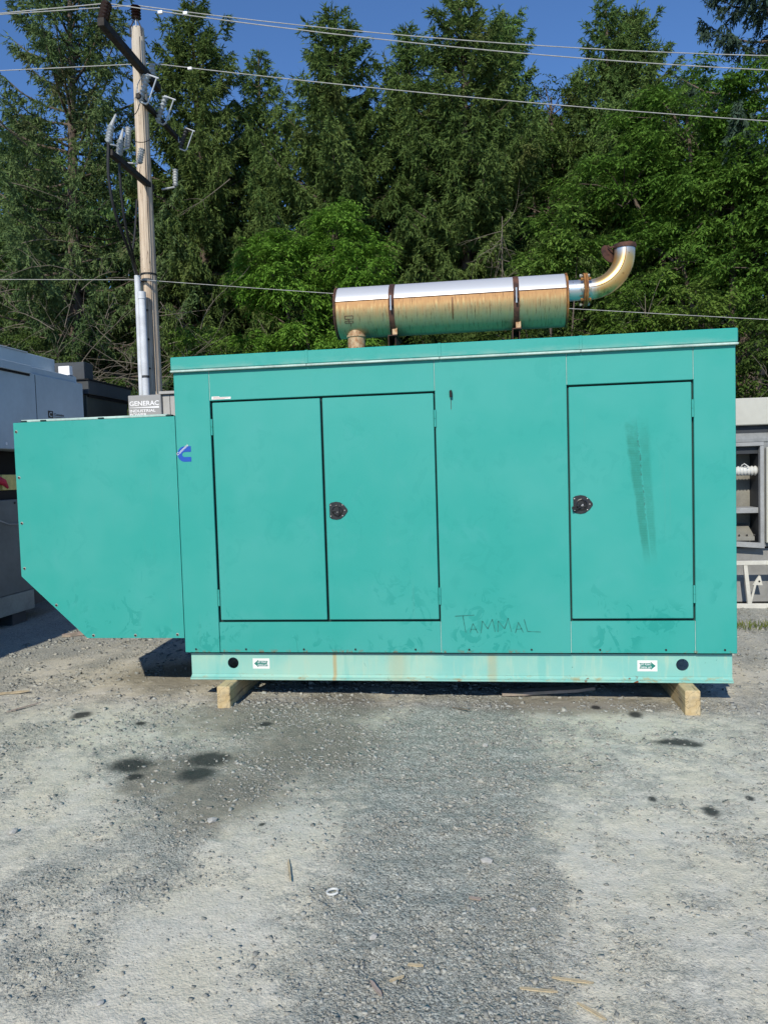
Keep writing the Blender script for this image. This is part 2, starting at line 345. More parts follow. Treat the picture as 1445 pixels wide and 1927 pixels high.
def ground_mat():
    n = NT('gravel_ground')
    a = n.n.new('ShaderNodeAttribute'); a.attribute_name = 'zones'
    sr = n.n.new('ShaderNodeSeparateColor'); n.l.new(a.outputs['Color'], sr.inputs[0])
    dust, damp, oil = sr.outputs[0], sr.outputs[1], sr.outputs[2]
    soil = n.attr('soil')
    v1 = n.voro(95.0, out='Color'); v1d = n.voro(95.0)
    v2 = n.voro(230.0, out='Color'); v2d = n.voro(230.0)
    s1 = n.n.new('ShaderNodeSeparateColor'); n.l.new(v1, s1.inputs[0])
    s2 = n.n.new('ShaderNodeSeparateColor'); n.l.new(v2, s2.inputs[0])
    g1 = n.ramp(s1.outputs[0], 0, 1, 0.09, 0.48, smooth=False); g2 = n.ramp(s2.outputs[1], 0, 1, 0.07, 0.54, smooth=False)
    grey = n.M('ADD', n.M('MULTIPLY', g1, 0.5), n.M('MULTIPLY', g2, 0.5))
    tint = n.mix(n.noise(3.0, 3.0), (1.03, 1.09, 0.98), (1.11, 1.09, 0.93))
    cc = n.comb(grey, grey, grey); gcol = n.mix(1.0, cc, tint, 'MULTIPLY')
    dn = n.noise(45.0, 5.0, 0.7); dn2 = n.noise(4.0, 5.0, 0.65)
    dcol = n.mix(n.ramp(dn2, 0.35, 0.65), (0.605, 0.58, 0.49), (0.625, 0.585, 0.46))
    dcol = n.hsv(dcol, 0.5, 1.0, n.ramp(dn, 0.25, 0.75, 0.86, 1.08))
    edge = n.M('ADD', dust, n.M('ADD', n.M('MULTIPLY', n.M('SUBTRACT', n.noise(16.0, 6.0, 0.8), 0.5), 1.1), n.M('MULTIPLY', n.M('SUBTRACT', n.noise(90.0, 4.0, 0.75), 0.5), 1.5)))
    k = n.ramp(edge, 0.05, 0.95)
    c = n.mix(k, gcol, dcol)
    wet = n.ramp(n.M('ADD', damp, n.M('MULTIPLY', n.M('SUBTRACT', n.noise(16.0, 5.0, 0.7), 0.5), 0.8)), 0.25, 0.8)
    c = n.mix(n.M('MULTIPLY', wet, 0.68), c, (0.165, 0.15, 0.115))
    ok = n.ramp(n.M('ADD', oil, n.M('MULTIPLY', n.M('SUBTRACT', n.noise(30.0, 4.0, 0.7), 0.5), 0.55)), 0.16, 0.80)
    c = n.mix(n.M('MULTIPLY', ok, 0.92), c, (0.030, 0.030, 0.029))
    c = n.mix(soil, c, n.mix(n.noise(2.0, 5.0, 0.7), (0.05, 0.045, 0.03), (0.11, 0.10, 0.06)))
    hgt = n.M('ADD', n.M('MULTIPLY', n.M('ADD', v1d, n.M('MULTIPLY', v2d, 0.5)), n.ramp(k, 0, 1, -1.0, -0.40)), n.M('ADD', n.M('MULTIPLY', dn, 0.8), n.M('MULTIPLY', n.noise(22.0, 6.0, 0.75), 0.8)))
    n.bump(hgt, 0.70, 0.006)
    MAT['gravel_ground'] = n.done(c, n.ramp(ok, 0, 1, 0.92, 0.55), 0.0, 0.2)
ground_mat()
def pebble_mat():
    n = NT('pebble'); i = n.island()
    v = n.M('POWER', i, 1.6); f = n.ramp(v, 0, 1, 0.21, 0.42, smooth=False)
    h = n.M('FRACT', n.M('MULTIPLY', i, 37.7))
    c = n.mix(1.0, n.comb(f, f, f), n.mix(h, (0.97, 1.02, 0.94), (1.08, 1.04, 0.88)), 'MULTIPLY')
    c = n.mix(n.M('MULTIPLY', n.ramp(n.noise(120.0, 3.0), 0.45, 0.7), 0.35), c, (0.38, 0.37, 0.33))
    MAT['pebble'] = n.done(c, 0.85, 0.0, 0.2)
    n = NT('pale_stone'); c = n.mix(n.noise(60.0, 4.0), (0.34, 0.335, 0.31), (0.48, 0.47, 0.43)); MAT['pale_stone'] = n.done(c, 0.8, 0, 0.2)
pebble_mat()

# ------------------------------------------------------------------ mesh helpers
def mesh_from(name, verts, faces, mats, smooth=False, fmat=None):
    me = bpy.data.meshes.new(name); me.from_pydata([tuple(v) for v in verts], [], [tuple(f) for f in faces])
    for mt in (mats if isinstance(mats, (list, tuple)) else [mats]): me.materials.append(MAT[mt])
    if fmat: me.polygons.foreach_set('material_index', fmat)
    if smooth: me.polygons.foreach_set('use_smooth', [True]*len(me.polygons))
    me.update(); return me

def quads_mesh(name, V, k, mat, smooth=False):
    """V: (n*k,3) array, n polygons of k own vertices each"""
    V = np.ascontiguousarray(V, dtype=np.float32); nv = len(V); nf = nv//k
    me = bpy.data.meshes.new(name); me.vertices.add(nv); me.vertices.foreach_set('co', V.ravel())
    me.loops.add(nv); me.loops.foreach_set('vertex_index', np.arange(nv, dtype=np.int32))
    me.polygons.add(nf); me.polygons.foreach_set('loop_start', np.arange(0, nv, k, dtype=np.int32))
    me.polygons.foreach_set('loop_total', np.full(nf, k, dtype=np.int32))
    me.materials.append(MAT[mat]); me.update(calc_edges=True); return me

def indexed_mesh(name, V, F, mat, smooth=False):
    V = np.ascontiguousarray(V, dtype=np.float32); F = np.ascontiguousarray(F, dtype=np.int32); k = F.shape[1]
    me = bpy.data.meshes.new(name); me.vertices.add(len(V)); me.vertices.foreach_set('co', V.ravel())
    me.loops.add(F.size); me.loops.foreach_set('vertex_index', F.ravel())
    me.polygons.add(len(F)); me.polygons.foreach_set('loop_start', np.arange(0, F.size, k, dtype=np.int32))
    me.polygons.foreach_set('loop_total', np.full(len(F), k, dtype=np.int32))
    if smooth: me.polygons.foreach_set('use_smooth', np.ones(len(F), dtype=bool))
    me.materials.append(MAT[mat]); me.update(calc_edges=True); return me

class MB:
    def __init__(s): s.v = []; s.f = []; s.m = []; s.cur = 0
    def mat(s, i): s.cur = i; return s
    def face(s, idx): s.f.append(tuple(idx)); s.m.append(s.cur)
    def box(s, x0, x1, y0, y1, z0, z1, b=0.0):
        """box, optionally with chamfered edges"""
        if b <= 0:
            o = len(s.v)
            s.v += [(x, y, z) for x in (x0, x1) for y in (y0, y1) for z in (z0, z1)]
            for q in ((0,1,3,2), (4,6,7,5), (0,4,5,1), (2,3,7,6), (0,2,6,4), (1,5,7,3)): s.face([o+i for i in q])
            return s
        o = len(s.v); c = ((x0+x1)/2, (y0+y1)/2, (z0+z1)/2); h = ((x1-x0)/2, (y1-y0)/2, (z1-z0)/2)
        idx = {}
        for sx in (-1, 1):
            for sy in (-1, 1):
                for sz in (-1, 1):
                    for ax in range(3):
                        p = []
                        for k, sg in enumerate((sx, sy, sz)): p.append(c[k] + sg*(h[k] if k == ax else h[k]-b))
                        idx[(sx, sy, sz, ax)] = len(s.v); s.v.append(tuple(p))
        def F(*ks): s.face([idx[k] for k in ks])
        for sg in (-1, 1):
            F((sg,-1,-1,0), (sg,1,-1,0), (sg,1,1,0), (sg,-1,1,0)); F((-1,sg,-1,1), (1,sg,-1,1), (1,sg,1,1), (-1,sg,1,1)); F((-1,-1,sg,2), (1,-1,sg,2), (1,1,sg,2), (-1,1,sg,2))
        for a in (-1, 1):
            for e in (-1, 1):
                F((a,e,-1,0), (a,e,1,0), (a,e,1,1), (a,e,-1,1)); F((a,-1,e,0), (a,1,e,0), (a,1,e,2), (a,-1,e,2)); F((-1,a,e,1), (1,a,e,1), (1,a,e,2), (-1,a,e,2))
                for d in (-1, 1): F((a,e,d,0), (a,e,d,1), (a,e,d,2))
        return s
    def prism(s, poly, lo, hi, axis='y'):
        """extrude a 2-D polygon; axis y: poly is (x,z); axis x: (y,z); axis z: (x,y)"""
        o = len(s.v); n = len(poly)
        def P(a, b, t): return {'y': (a, t, b), 'x': (t, a, b), 'z': (a, b, t)}[axis]
        s.v += [P(a, b, lo) for a, b in poly] + [P(a, b, hi) for a, b in poly]
        s.face([o+i for i in range(n)]); s.face([o+n+i for i in reversed(range(n))])
        for i in range(n): s.face((o+i, o+n+i, o+n+(i+1) % n, o+(i+1) % n))
        return s
    def tube(s, pts, r, n=8, cap=True):
        pts = [Vector(p) for p in pts]; k = len(pts); rr = r if isinstance(r, (list, tuple)) else [r]*k
        o = len(s.v); prev = None
        for i, p in enumerate(pts):
            t = (pts[min(i+1, k-1)] - pts[max(i-1, 0)]).normalized()
            if prev is None:
                a = Vector((0, 0, 1)) if abs(t.z) < 0.9 else Vector((1, 0, 0)); u = t.cross(a).normalized()
            else:
                u = (prev - t*prev.dot(t)).normalized()
            prev = u; w = t.cross(u)
            for j in range(n):
                an = 2*PI*j/n; q = p + (u*math.cos(an) + w*math.sin(an))*rr[i]; s.v.append(tuple(q))
        for i in range(k-1):
            for j in range(n): s.face((o+i*n+j, o+i*n+(j+1) % n, o+(i+1)*n+(j+1) % n, o+(i+1)*n+j))
        if cap: s.face([o+j for j in reversed(range(n))]); s.face([o+(k-1)*n+j for j in range(n)])
        return s
    def lathe(s, prof, p0, d, n=16):
        """prof: (radius, distance along d)"""
        d = Vector(d).normalized(); a = Vector((0, 0, 1)) if abs(d.z) < 0.9 else Vector((1, 0, 0))
        u = d.cross(a).normalized(); w = d.cross(u); o = len(s.v); p0 = Vector(p0)
        for r, h in prof:
            for j in range(n):
                an = 2*PI*j/n; s.v.append(tuple(p0 + d*h + (u*math.cos(an)+w*math.sin(an))*max(r, 1e-4)))
        for i in range(len(prof)-1):
            for j in range(n): s.face((o+i*n+j, o+i*n+(j+1) % n, o+(i+1)*n+(j+1) % n, o+(i+1)*n+j))
        s.face([o+j for j in reversed(range(n))]); s.face([o+(len(prof)-1)*n+j for j in range(n)])
        return s
    def build(s, name, mats, parent=None, smooth=False, loc=None):
        me = mesh_from(name, s.v, s.f, mats, smooth, s.m)
        bm_fix(me)
        o = bpy.data.objects.new(name, me); COL.objects.link(o)
        if parent is not None: o.parent = parent
        if loc is not None: o.location = loc
        if smooth: autosmooth(o)
        return o

import bmesh
def bm_fix(me):
    b = bmesh.new(); b.from_mesh(me); bmesh.ops.recalc_face_normals(b, faces=b.faces); b.to_mesh(me); b.free()
def autosmooth(o, ang=0.6):
    me = o.data; b = bmesh.new(); b.from_mesh(me)
    for e in b.edges:
        e.smooth = not (len(e.link_faces) == 2 and e.calc_face_angle(0) > ang)
    b.to_mesh(me); b.free()

def thing(name, label, cat, loc=(0, 0, 0), rotz=0.0, group=None):
    o = bpy.data.objects.new(name, None); COL.objects.link(o); o.empty_display_size = 0.2
    o.location = loc; o.rotation_euler = (0, 0, rotz)
    return tag(o, label, cat, group)
def tag(o, label, cat, group=None):
    o['label'] = label; o['category'] = cat
    if group: o['group'] = group
    return o
def kind(o, k, label=None):
    o['kind'] = k
    if label: o['label'] = label
    return o
def link(name, me, parent=None, loc=None):
    o = bpy.data.objects.new(name, me); COL.objects.link(o)
    if parent is not None: o.parent = parent
    if loc is not None: o.location = loc
    return o

def text_part(name, body, mat, parent, origin, xdir, zdir, height, width=None, bold=0.0, depth=0.0012, shear=0.0, lift=0.0):
    """flat lettering laid on a face; origin = lower left corner, xdir/zdir = reading and up directions"""
    cu = bpy.data.curves.new(name, 'FONT'); cu.body = body; cu.size = 1.0; cu.offset = bold; cu.extrude = 0.0; cu.resolution_u = 3; cu.shear = shear
    t = bpy.data.objects.new('tmp_text', cu); COL.objects.link(t)
    dg = bpy.context.evaluated_depsgraph_get(); me = bpy.data.meshes.new_from_object(t.evaluated_get(dg))
    bpy.data.objects.remove(t); bpy.data.curves.remove(cu)
    co = np.zeros(len(me.vertices)*3); me.vertices.foreach_get('co', co); co = co.reshape(-1, 3)
    lo = co.min(0); hi = co.max(0); sy = height/(hi[1]-lo[1]); sx = sy if width is None else width/(hi[0]-lo[0])
    X = np.array(Vector(xdir).normalized()); Z = np.array(Vector(zdir).normalized()); N = np.cross(X, Z)
    W = np.array(origin) + (co[:, :1]-lo[0])*sx*X + (co[:, 1:2]-lo[1])*sy*Z + N*lift
    me.vertices.foreach_set('co', W.astype(np.float32).ravel()); me.materials.clear(); me.materials.append(MAT[mat]); me.update()
    me.name = name
    return link(name, me, parent)

rng0 = np.random.default_rng(11)
def vnoise(x, y, seed=0):
    r = np.random.default_rng(seed); T = r.random((256, 256))
    xi = np.floor(x).astype(int); yi = np.floor(y).astype(int); fx = x-xi; fy = y-yi
    fx = fx*fx*(3-2*fx); fy = fy*fy*(3-2*fy)
    a = T[xi % 256, yi % 256]; b = T[(xi+1) % 256, yi % 256]; c = T[xi % 256, (yi+1) % 256]; d = T[(xi+1) % 256, (yi+1) % 256]
    return (a*(1-fx)+b*fx)*(1-fy) + (c*(1-fx)+d*fx)*fy
def fbm(x, y, f, o=4, seed=0, g=0.55):
    s = 0; a = 1; t = 0
    for i in range(o): s = s + a*vnoise(x*f+i*17.3, y*f-i*9.1, seed+i); t += a; a *= g; f *= 2.03
    return s/t

# ------------------------------------------------------------------ ground
DUST = [(2.64,-1.2,.42,.43),(2.37,-1.96,.21,.42),(2.74,-1.93,.22,.31),(2.72,-2.28,.15,.15),(1.22,-1.89,.23,.26),(1.34,-2.37,.21,.21),(1.01,-2.56,.2,.13),(-.3,-.97,.44,.53),(-.63,.34,.43,.91),(.18,-1.79,.25,.21),(.56,-2.43,.16,.1),(3.11,-.3,.43,.24),(2.08,-.84,.14,.15),(3.3,-1.0,.5,.9),(-1.3,-.6,.5,.7)]
GRAV = [(1.77,-.7,.37,.48),(1.77,-1.62,.33,.39),(1.8,-2.21,.3,.26),(1.86,-2.62,.3,.13),(.65,-1.89,.13,.19),(.1,-1.88,.18,.13),(2.33,-2.42,.14,.1),(.65,-2.69,.18,.13),(.8,-2.08,.16,.12),(1.85,-3.0,.35,.3)]
DAMP = [(.93,-.74,.5,.68),(.76,-1.43,.37,.42),(.56,-.31,.65,.42),(.35,-1.21,.19,.35),(2.56,.03,.79,.24),(1.04,-.09,.4,.33),(-.2,.6,.7,.5)]
OIL = [(.14,-1.09,.11,.1),(.52,-.98,.12,.1),(.53,-1.17,.09,.11),(.23,-1.23,.04,.04),(-.56,-.33,.06,.07),(2.94,-.62,.11,.04),(3.02,-.65,.06,.04),(2.9,-1.41,.035,.05),(2.83,-.15,.04,.06),(2.68,-1.32,.02,.025),(2.62,-.02,.03,.04),(-.12,-.44,.03,.04),(.66,-.42,.04,.03),(1.02,-1.69,.014,.02),(3.1,-1.28,.02,.025)]
def blob(X, Y, L, soft):
    m_ = np.zeros_like(X)
    for cx, cy, rx, ry in L:
        d = ((X-cx)/rx)**2 + ((Y-cy)/ry)**2
        m_ = np.maximum(m_, np.exp(-d*soft))
    return m_
def zones(X, Y):
    wx = X + 0.16*(fbm(X, Y, 1.6, 3, 80)-0.5); w2 = X + 0.25*(fbm(X, Y, 2.2, 4, 83)-0.5)
    base = 0.50 + 1.0*(fbm(X, Y*0.7, 1.5, 5, 5)-0.5) + 1.2*(fbm(X, Y*0.8, 5.5, 5, 15, 0.66)-0.5)
    yard = 1/(1+np.exp((Y-0.2)*6))
    band = np.exp(-((wx-(1.80+0.03*Y))/(0.40-0.03*Y))**4)                 # bare wheel track down the middle
    d1 = np.exp(-((w2-2.52)/0.42)**2); d2 = np.exp(-((w2-1.15)/0.34)**2)/(1+np.exp((Y+1.35)*5))
    dust = base + yard*(0.26*d1 + 0.30*d2 - 0.58*band) + 0.26*blob(X, Y, DUST, 0.8) - 0.30*blob(X, Y, GRAV, 0.8)
    dust = dust + yard*0.42*(fbm(w2*7.0, Y*0.55, 1.0, 3, 88)-0.5)
    dust = np.where(Y > 1.2, dust*0.7, dust)
    damp = np.clip(blob(X, Y, DAMP, 1.0)*(0.50+1.0*fbm(X, Y, 3.0, 5, 25, 0.65)), 0, 1)
    oil = blob(X, Y, OIL, 0.75)
    return np.clip(dust, 0, 1), damp, oil
def gheight(X, Y):
    du, da, oi = zones(X, Y)
    rough = 1.15-0.75*du
    h = 0.030*(fbm(X, Y, 1.1, 3, 40)-0.5) + 0.020*rough*(fbm(X, Y, 9.0, 3, 50)-0.5) + 0.012*rough*(fbm(X, Y, 30.0, 2, 60)-0.5)
    return h, du, da, oi
def axis_vals(lo, hi, a, b, step):
    core = np.arange(a, b, step)
    left = []; v = a; s = step
    while v > lo: s *= 1.25; v -= s; left.append(v)
    right = []; v = core[-1]; s = step
    while v < hi: s *= 1.25; v += s; right.append(v)
    return np.array(left[::-1] + list(core) + right)
gx = axis_vals(-160, 160, -1.5, 4.0, 0.0135); gy = axis_vals(-60, 260, -3.15, 0.55, 0.0125)
GX, GY = np.meshgrid(gx, gy, indexing='ij')
H, du, da, oi = gheight(GX, GY)
# no relief outside the yard's dense area
H = H*np.clip(1.4-np.maximum(np.maximum(-1.5-GX, GX-4.0), np.maximum(-3.15-GY, GY-0.55))*0.12, 0.25, 1)
nx_, ny_ = GX.shape
I = np.arange(nx_*ny_).reshape(nx_, ny_)
F = np.stack([I[:-1, :-1], I[1:, :-1], I[1:, 1:], I[:-1, 1:]], -1).reshape(-1, 4)
gme = indexed_mesh('ground', np.stack([GX, GY, H-0.004], -1).reshape(-1, 3), F, 'gravel_ground', True)
ca = gme.attributes.new('zones', 'FLOAT_COLOR', 'POINT')
ca.data.foreach_set('color', np.stack([du, da, oi, np.ones_like(du)], -1).astype(np.float32).ravel())
so = gme.attributes.new('soil', 'FLOAT', 'POINT')
so.data.foreach_set('value', np.clip((GY-7.0+2*(fbm(GX, GY, 0.8, 3, 70)-0.5))/1.2, 0, 1).astype(np.float32).ravel())
kind(link('ground', gme), 'structure')

# loose stones: sampled in plan, denser where the yard is bare gravel
def pebbles(n, x0, x1, y0, y1, smin, smax, seed, thin):
    r = np.random.default_rng(seed)
    X = r.uniform(x0, x1, n); Y = r.uniform(y0, y1, n)
    du, da, oi = zones(X, Y)
    keep = r.random(n) < np.clip(1.05-du*thin, 0.04, 1)*(1-0.85*(oi > 0.30)); X, Y = X[keep], Y[keep]
    cl = fbm(X, Y, 5.0, 3, 91); keep = r.random(len(X)) < np.clip((cl-0.30)*3.2, 0.10, 1); X, Y = X[keep], Y[keep]
    Hh = gheight(X, Y)[0]-0.004; n = len(X)
    s = smin*np.exp(r.random(n)**4.0*np.log(smax/smin))
    cube = np.array([[a, b, c] for a in (-1, 1) for b in (-1, 1) for c in (-1, 1)], float)*0.5
    P = cube[None]*(1+r.uniform(-0.45, 0.25, (n, 8, 3))) * (s[:, None, None]*np.stack([r.uniform(.8, 1.5, n), r.uniform(.6, 1.1, n), r.uniform(.4, .8, n)], -1)[:, None, :])
    an = r.uniform(0, 2*PI, n); tl = r.uniform(-.5, .5, n)
    ca_, sa_ = np.cos(an)[:, None], np.sin(an)[:, None]; ct, st = np.cos(tl)[:, None], np.sin(tl)[:, None]
    x, y, z = P[..., 0], P[..., 1], P[..., 2]
    x, z = x*ct-z*st, x*st+z*ct; x, y = x*ca_-y*sa_, x*sa_+y*ca_
    V = np.stack([x+X[:, None], y+Y[:, None], z+Hh[:, None]+s[:, None]*0.02], -1).reshape(-1, 3)
    q = np.array([(0,1,3,2), (4,6,7,5), (0,4,5,1), (2,3,7,6), (0,2,6,4), (1,5,7,3)])
    return V, (q[None]+(np.arange(n)*8)[:, None, None]).reshape(-1, 4)
parts = [pebbles(56000, 0.2, 3.3, -3.0, -1.6, 0.0035, 0.015, 1, 0.9), pebbles(44000, -0.8, 3.9, -1.7, 0.1, 0.005, 0.020, 2, 0.88),
         pebbles(9000, -2.2, 0.3, -0.6, 3.2, 0.011, 0.034, 3, 0.8), pebbles(6000, 3.4, 5.6, -0.5, 4.0, 0.012, 0.034, 4, 0.6), pebbles(3500, 0.2, 3.4, -0.1, 0.7, 0.010, 0.03, 5, 0.6)]
VV = []; FF = []; o_ = 0
for V, F_ in parts: VV.append(V); FF.append(F_+o_); o_ += len(V)
kind(link('gravel', indexed_mesh('gravel', np.concatenate(VV), np.concatenate(FF), 'pebble')), 'stuff', 'loose crushed grey stone strewn over the dusty yard')

# ------------------------------------------------------------------ the teal generator
GEN = thing('generator_set', 'large teal generator set in a steel enclosure with scuffed doors, on two timbers', 'generator')
D = 1.25; ZB, ZT, ZC = 0.323, 2.158, 2.25
MB().box(0.02, 3.43, 0.028, D-0.02, 0.312, 2.20).build('enclosure_core', 'frame_dark', GEN)
def panel(x0, x1, z0, z1, y=0.0, mat='teal_paint', name='panel', b=0.003):
    return MB().box(x0, x1, y, y+0.026, z0, z1, b).build(name, mat, GEN)
panel(0.0, 0.2365, ZB, ZT, 0.0)                          # left corner panel
panel(0.2395, 1.6835, 1.962, ZT, 0.001)                  # above the double doors
panel(0.2395, 1.6835, ZB+0.001, 0.521, 0.001)            # below them
panel(1.6865, 2.4815, ZB, ZT, 0.0)                       # blank middle panel
panel(2.4845, 3.2115, 1.962, ZT, 0.001)
panel(2.4845, 3.2115, ZB+0.001, 0.521, 0.001)
panel(3.2145, 3.45, ZB, ZT, 0.0)                         # right corner panel
for xx in (0.238, 1.685, 2.483, 3.213):                  # pale sealant in the joints
    MB().box(xx-0.0012, xx+0.0012, 0.004, 0.03, 1.965, ZT-0.002).build('joint_seal', 'lip_paint', GEN)
for xx in (1.685, 2.483, 3.213):
    MB().box(xx-0.0012, xx+0.0012, 0.004, 0.03, ZB+0.003, 0.52).build('joint_seal', 'lip_paint', GEN)
# side and back skins
MB().box(-0.001, 0.018, 0.027, D, ZB, ZT).build('end_panel', 'teal_paint', GEN)
MB().box(3.432, 3.451, 0.027, D, ZB, ZT).build('end_panel', 'teal_paint', GEN)
MB().box(0.019, 3.431, D-0.019, D, ZB, ZT).build('back_panel', 'teal_paint', GEN)
# roof cap: four sheets with a turned-out drip lip
RX = [-0.012, 0.887, 1.722, 2.566, 3.462]
for i in range(4):
    rf = MB().box(RX[i]+0.001, RX[i+1]-0.001, -0.016, D+0.016, 2.166, ZC, 0.006).build('roof_sheet', 'teal_cap', GEN)
    MB().box(RX[i]+0.001, RX[i+1]-0.001, -0.026, -0.001, 2.152, 2.165, 0.003).build('drip_lip', 'lip_paint', rf)
for xx in RX[1:4]:
    MB().box(xx-0.009, xx+0.009, -0.019, 0.4, 2.168, 2.2515, 0.002).build('joint_cover', 'teal_cap', GEN)

def latch(door, cx, cz, lever=False):
    pl = [(-0.058, -0.042), (-0.058, 0.042), (-0.045, 0.052), (-0.015, 0.057), (0.012, 0.052), (0.038, 0.032), (0.056, 0.008), (0.058, 0.0), (0.056, -0.008), (0.038, -0.032), (0.012, -0.052), (-0.015, -0.057), (-0.045, -0.052)]
    MB().prism([(cx+a, cz+b) for a, b in pl], -0.0065, -0.0005).build('latch_plate', 'latch_black', door)
    MB().lathe([(0.036, 0), (0.036, 0.006), (0.030, 0.009), (0.026, 0.004), (0.0, 0.003)], (cx-0.008, -0.005, cz), (0, -1, 0), 24).build('latch_cup', 'latch_black', door, True)
    h = MB()
    if not lever:
        pts = [(cx-0.008+0.024*math.sin(t)*0.55, -0.012, cz+0.036*math.cos(t)) for t in np.linspace(0.15, PI-0.15, 9)]
        h.tube(pts, 0.005, 8); h.box(cx-0.040, cx+0.004, -0.018, -0.010, cz-0.006, cz+0.006, 0.002)
    else:
        h.tube([(cx-0.004, -0.010, cz+0.006), (cx-0.030, -0.026, cz-0.006), (cx-0.066, -0.034, cz-0.014)], 0.0045, 8)
        h.tube([(cx-0.006, -0.010, cz-0.012), (cx-0.032, -0.026, cz-0.022), (cx-0.064, -0.034, cz-0.028)], 0.0045, 8)
        h.tube([(cx-0.066, -0.034, cz-0.013), (cx-0.064, -0.034, cz-0.029)], 0.005, 8)
        h.tube([(cx-0.008+0.018*math.sin(t), -0.012, cz+0.004+0.028*math.cos(t)) for t in np.linspace(-0.6, 2.4, 9)], 0.004, 8)
    h.build('latch_handle', 'latch_black', door, True)
    MB().lathe([(0.009, 0), (0.009, 0.006), (0.005, 0.007)], (cx-0.006, -0.008, cz-0.004), (0, -1, 0), 12).build('lock_cylinder', 'rivet_grey', door)
    for a, b in ((-0.050, 0.035), (-0.050, -0.035), (0.040, 0.0), (0.026, 0.034), (0.026, -0.034)):
        MB().lathe([(0.0045, 0), (0.0035, 0.003), (0.0, 0.004)], (cx+a, -0.0065, cz+b), (0, -1, 0), 8).build('rivet', 'rivet_grey', door)
def hinge(door, x, z0, z1):
    zm = (z0+z1)/2; h = MB()
    h.lathe([(0.0065, 0), (0.0065, zm-z0-0.001)], (x, -0.004, z0), (0, 0, 1), 10); h.lathe([(0.0065, 0), (0.0065, z1-zm-0.001)], (x, -0.004, zm+0.001), (0, 0, 1), 10)
    h.build('hinge', 'teal_paint', door)
def door(x0, x1, mat='teal_paint'):
    return MB().box(x0, x1, -0.002, 0.02, 0.537, 1.949, 0.004).build('door', mat, GEN)
d1 = door(0.2535, 0.9605); d2 = door(0.9755, 1.6765); d3 = door(2.4925, 3.2015, 'teal_door_scuffed')
latch(d2, 1.058, 1.236); latch(d3, 2.566, 1.239, True)
for d_, x in ((d1, 0.2465), (d2, 1.684), (d3, 3.207)):
    hinge(d_, x, 1.742, 1.845); hinge(d_, x, 0.632, 0.738)

# air discharge hood on the left end
hp = [(-1.135, 0.842), (-0.684, 0.421), (-0.003, 0.421), (-0.003, 1.872), (-1.135, 1.872)]
hood = MB().prism(hp, 0.006, D-0.02).build('discharge_hood', 'teal_paint', GEN)
MB().prism([(-1.137, 0.841), (-0.685, 0.419), (-0.004, 0.419), (-0.004, 1.874), (-1.137, 1.874)], 0.001, 0.0055).build('hood_face', 'teal_paint', hood)
MB().box(-1.095, -0.06, 0.02, D-0.04, 1.876, 1.893, 0.004).build('hood_lid', 'lip_paint', hood)
for x in (-1.07, -0.93, -0.52, -0.05):
    MB().box(x-0.02, x+0.02, 0.012, 0.05, 1.878, 1.888, 0.002).build('lid_clip', 'frame_dark', hood)
def screw(parent, x, z, y, wash=True):
    if wash: MB().lathe([(0.0105, 0), (0.0095, 0.002), (0.004, 0.0025)], (x, y, z), (0, -1, 0), 12).build('washer', 'screw_washer', parent)
    MB().lathe([(0.0062, 0), (0.0062, 0.005), (0.004, 0.0065)], (x, y-0.002 if wash else y, z), (0, -1, 0), 6).build('screw', 'screw_dark', parent)
for x, z in ((-1.118, 1.814), (-1.115, 1.507), (-1.113, 1.2), (-1.112, 0.894), (-0.895, 0.643), (-0.64, 0.436), (-0.343, 0.437), (-0.05, 0.442)): screw(hood, x, z, 0.001)
for x in (0.074, 0.414, 0.8, 1.137, 1.522, 1.859, 2.242, 2.654, 3.041, 3.38): screw(GEN, x, 0.346, 0.0, False)

# skid: channel beams with lifting holes
def plate_with_holes(x0, x1, z0, z1, y0, y1, holes, r, n=32):
    mb = MB(); xs = [x0]; w = (z1-z0)/2; zc = (z0+z1)/2
    for hx in holes: xs += [hx-w, hx+w]
    xs.append(x1)
    for i in range(0, len(xs), 2): mb.box(xs[i], xs[i+1], y0, y1, z0, z1)
    for hx, hz in zip(holes, [zc]*9):
        o = len(mb.v); sq = []; ci = []
        for j in range(n):
            a = 2*PI*j/n; cx, sz = math.cos(a), math.sin(a); k = 1/max(abs(cx), abs(sz))
            sq.append((hx+w*cx*k, hz+w*sz*k)); ci.append((hx+r*cx, hz+r*sz))
        for y in (y0, y1):
            mb.v += [(a, y, b) for a, b in sq] + [(a, y, b) for a, b in ci]
        for j in range(n):
            k = (j+1) % n
            mb.face((o+j, o+k, o+n+k, o+n+j)); mb.face((o+2*n+j, o+3*n+j, o+3*n+k, o+2*n+k)); mb.face((o+n+j, o+n+k, o+3*n+k, o+3*n+j))
    return mb
sk = plate_with_holes(0.023, 3.433, 0.172, 0.316, 0.040, 0.048, [0.309, 3.145], 0.037).build('skid_beam', 'skid_paint', GEN)
MB().box(0.023, 3.433, 0.004, 0.050, 0.14, 0.152, 0.003).build('skid_flange', 'skid_paint', sk)
fl = MB(); fl.prism([(0.0405, 0.171), (0.034, 0.165), (0.026, 0.158), (0.012, 0.153), (0.0495, 0.1525), (0.0495, 0.171)], 0.0235, 3.4325, 'x'); fl.build('skid_fillet', 'skid_paint', sk)
MB().box(0.023, 3.433, 0.030, 0.050, 0.3165, 0.3215).build('skid_top_flange', 'skid_paint', sk)
sb = MB().box(0.023, 3.433, D-0.048, D-0.040, 0.14, 0.31).build('skid_beam', 'skid_paint', GEN)
for x in (0.10, 0.6, 1.2, 1.8, 2.4, 2.9, 3.35):
    MB().box(x-0.04, x+0.04, 0.052, D-0.05, 0.24, 0.308).build('skid_crossmember', 'frame_dark', GEN)
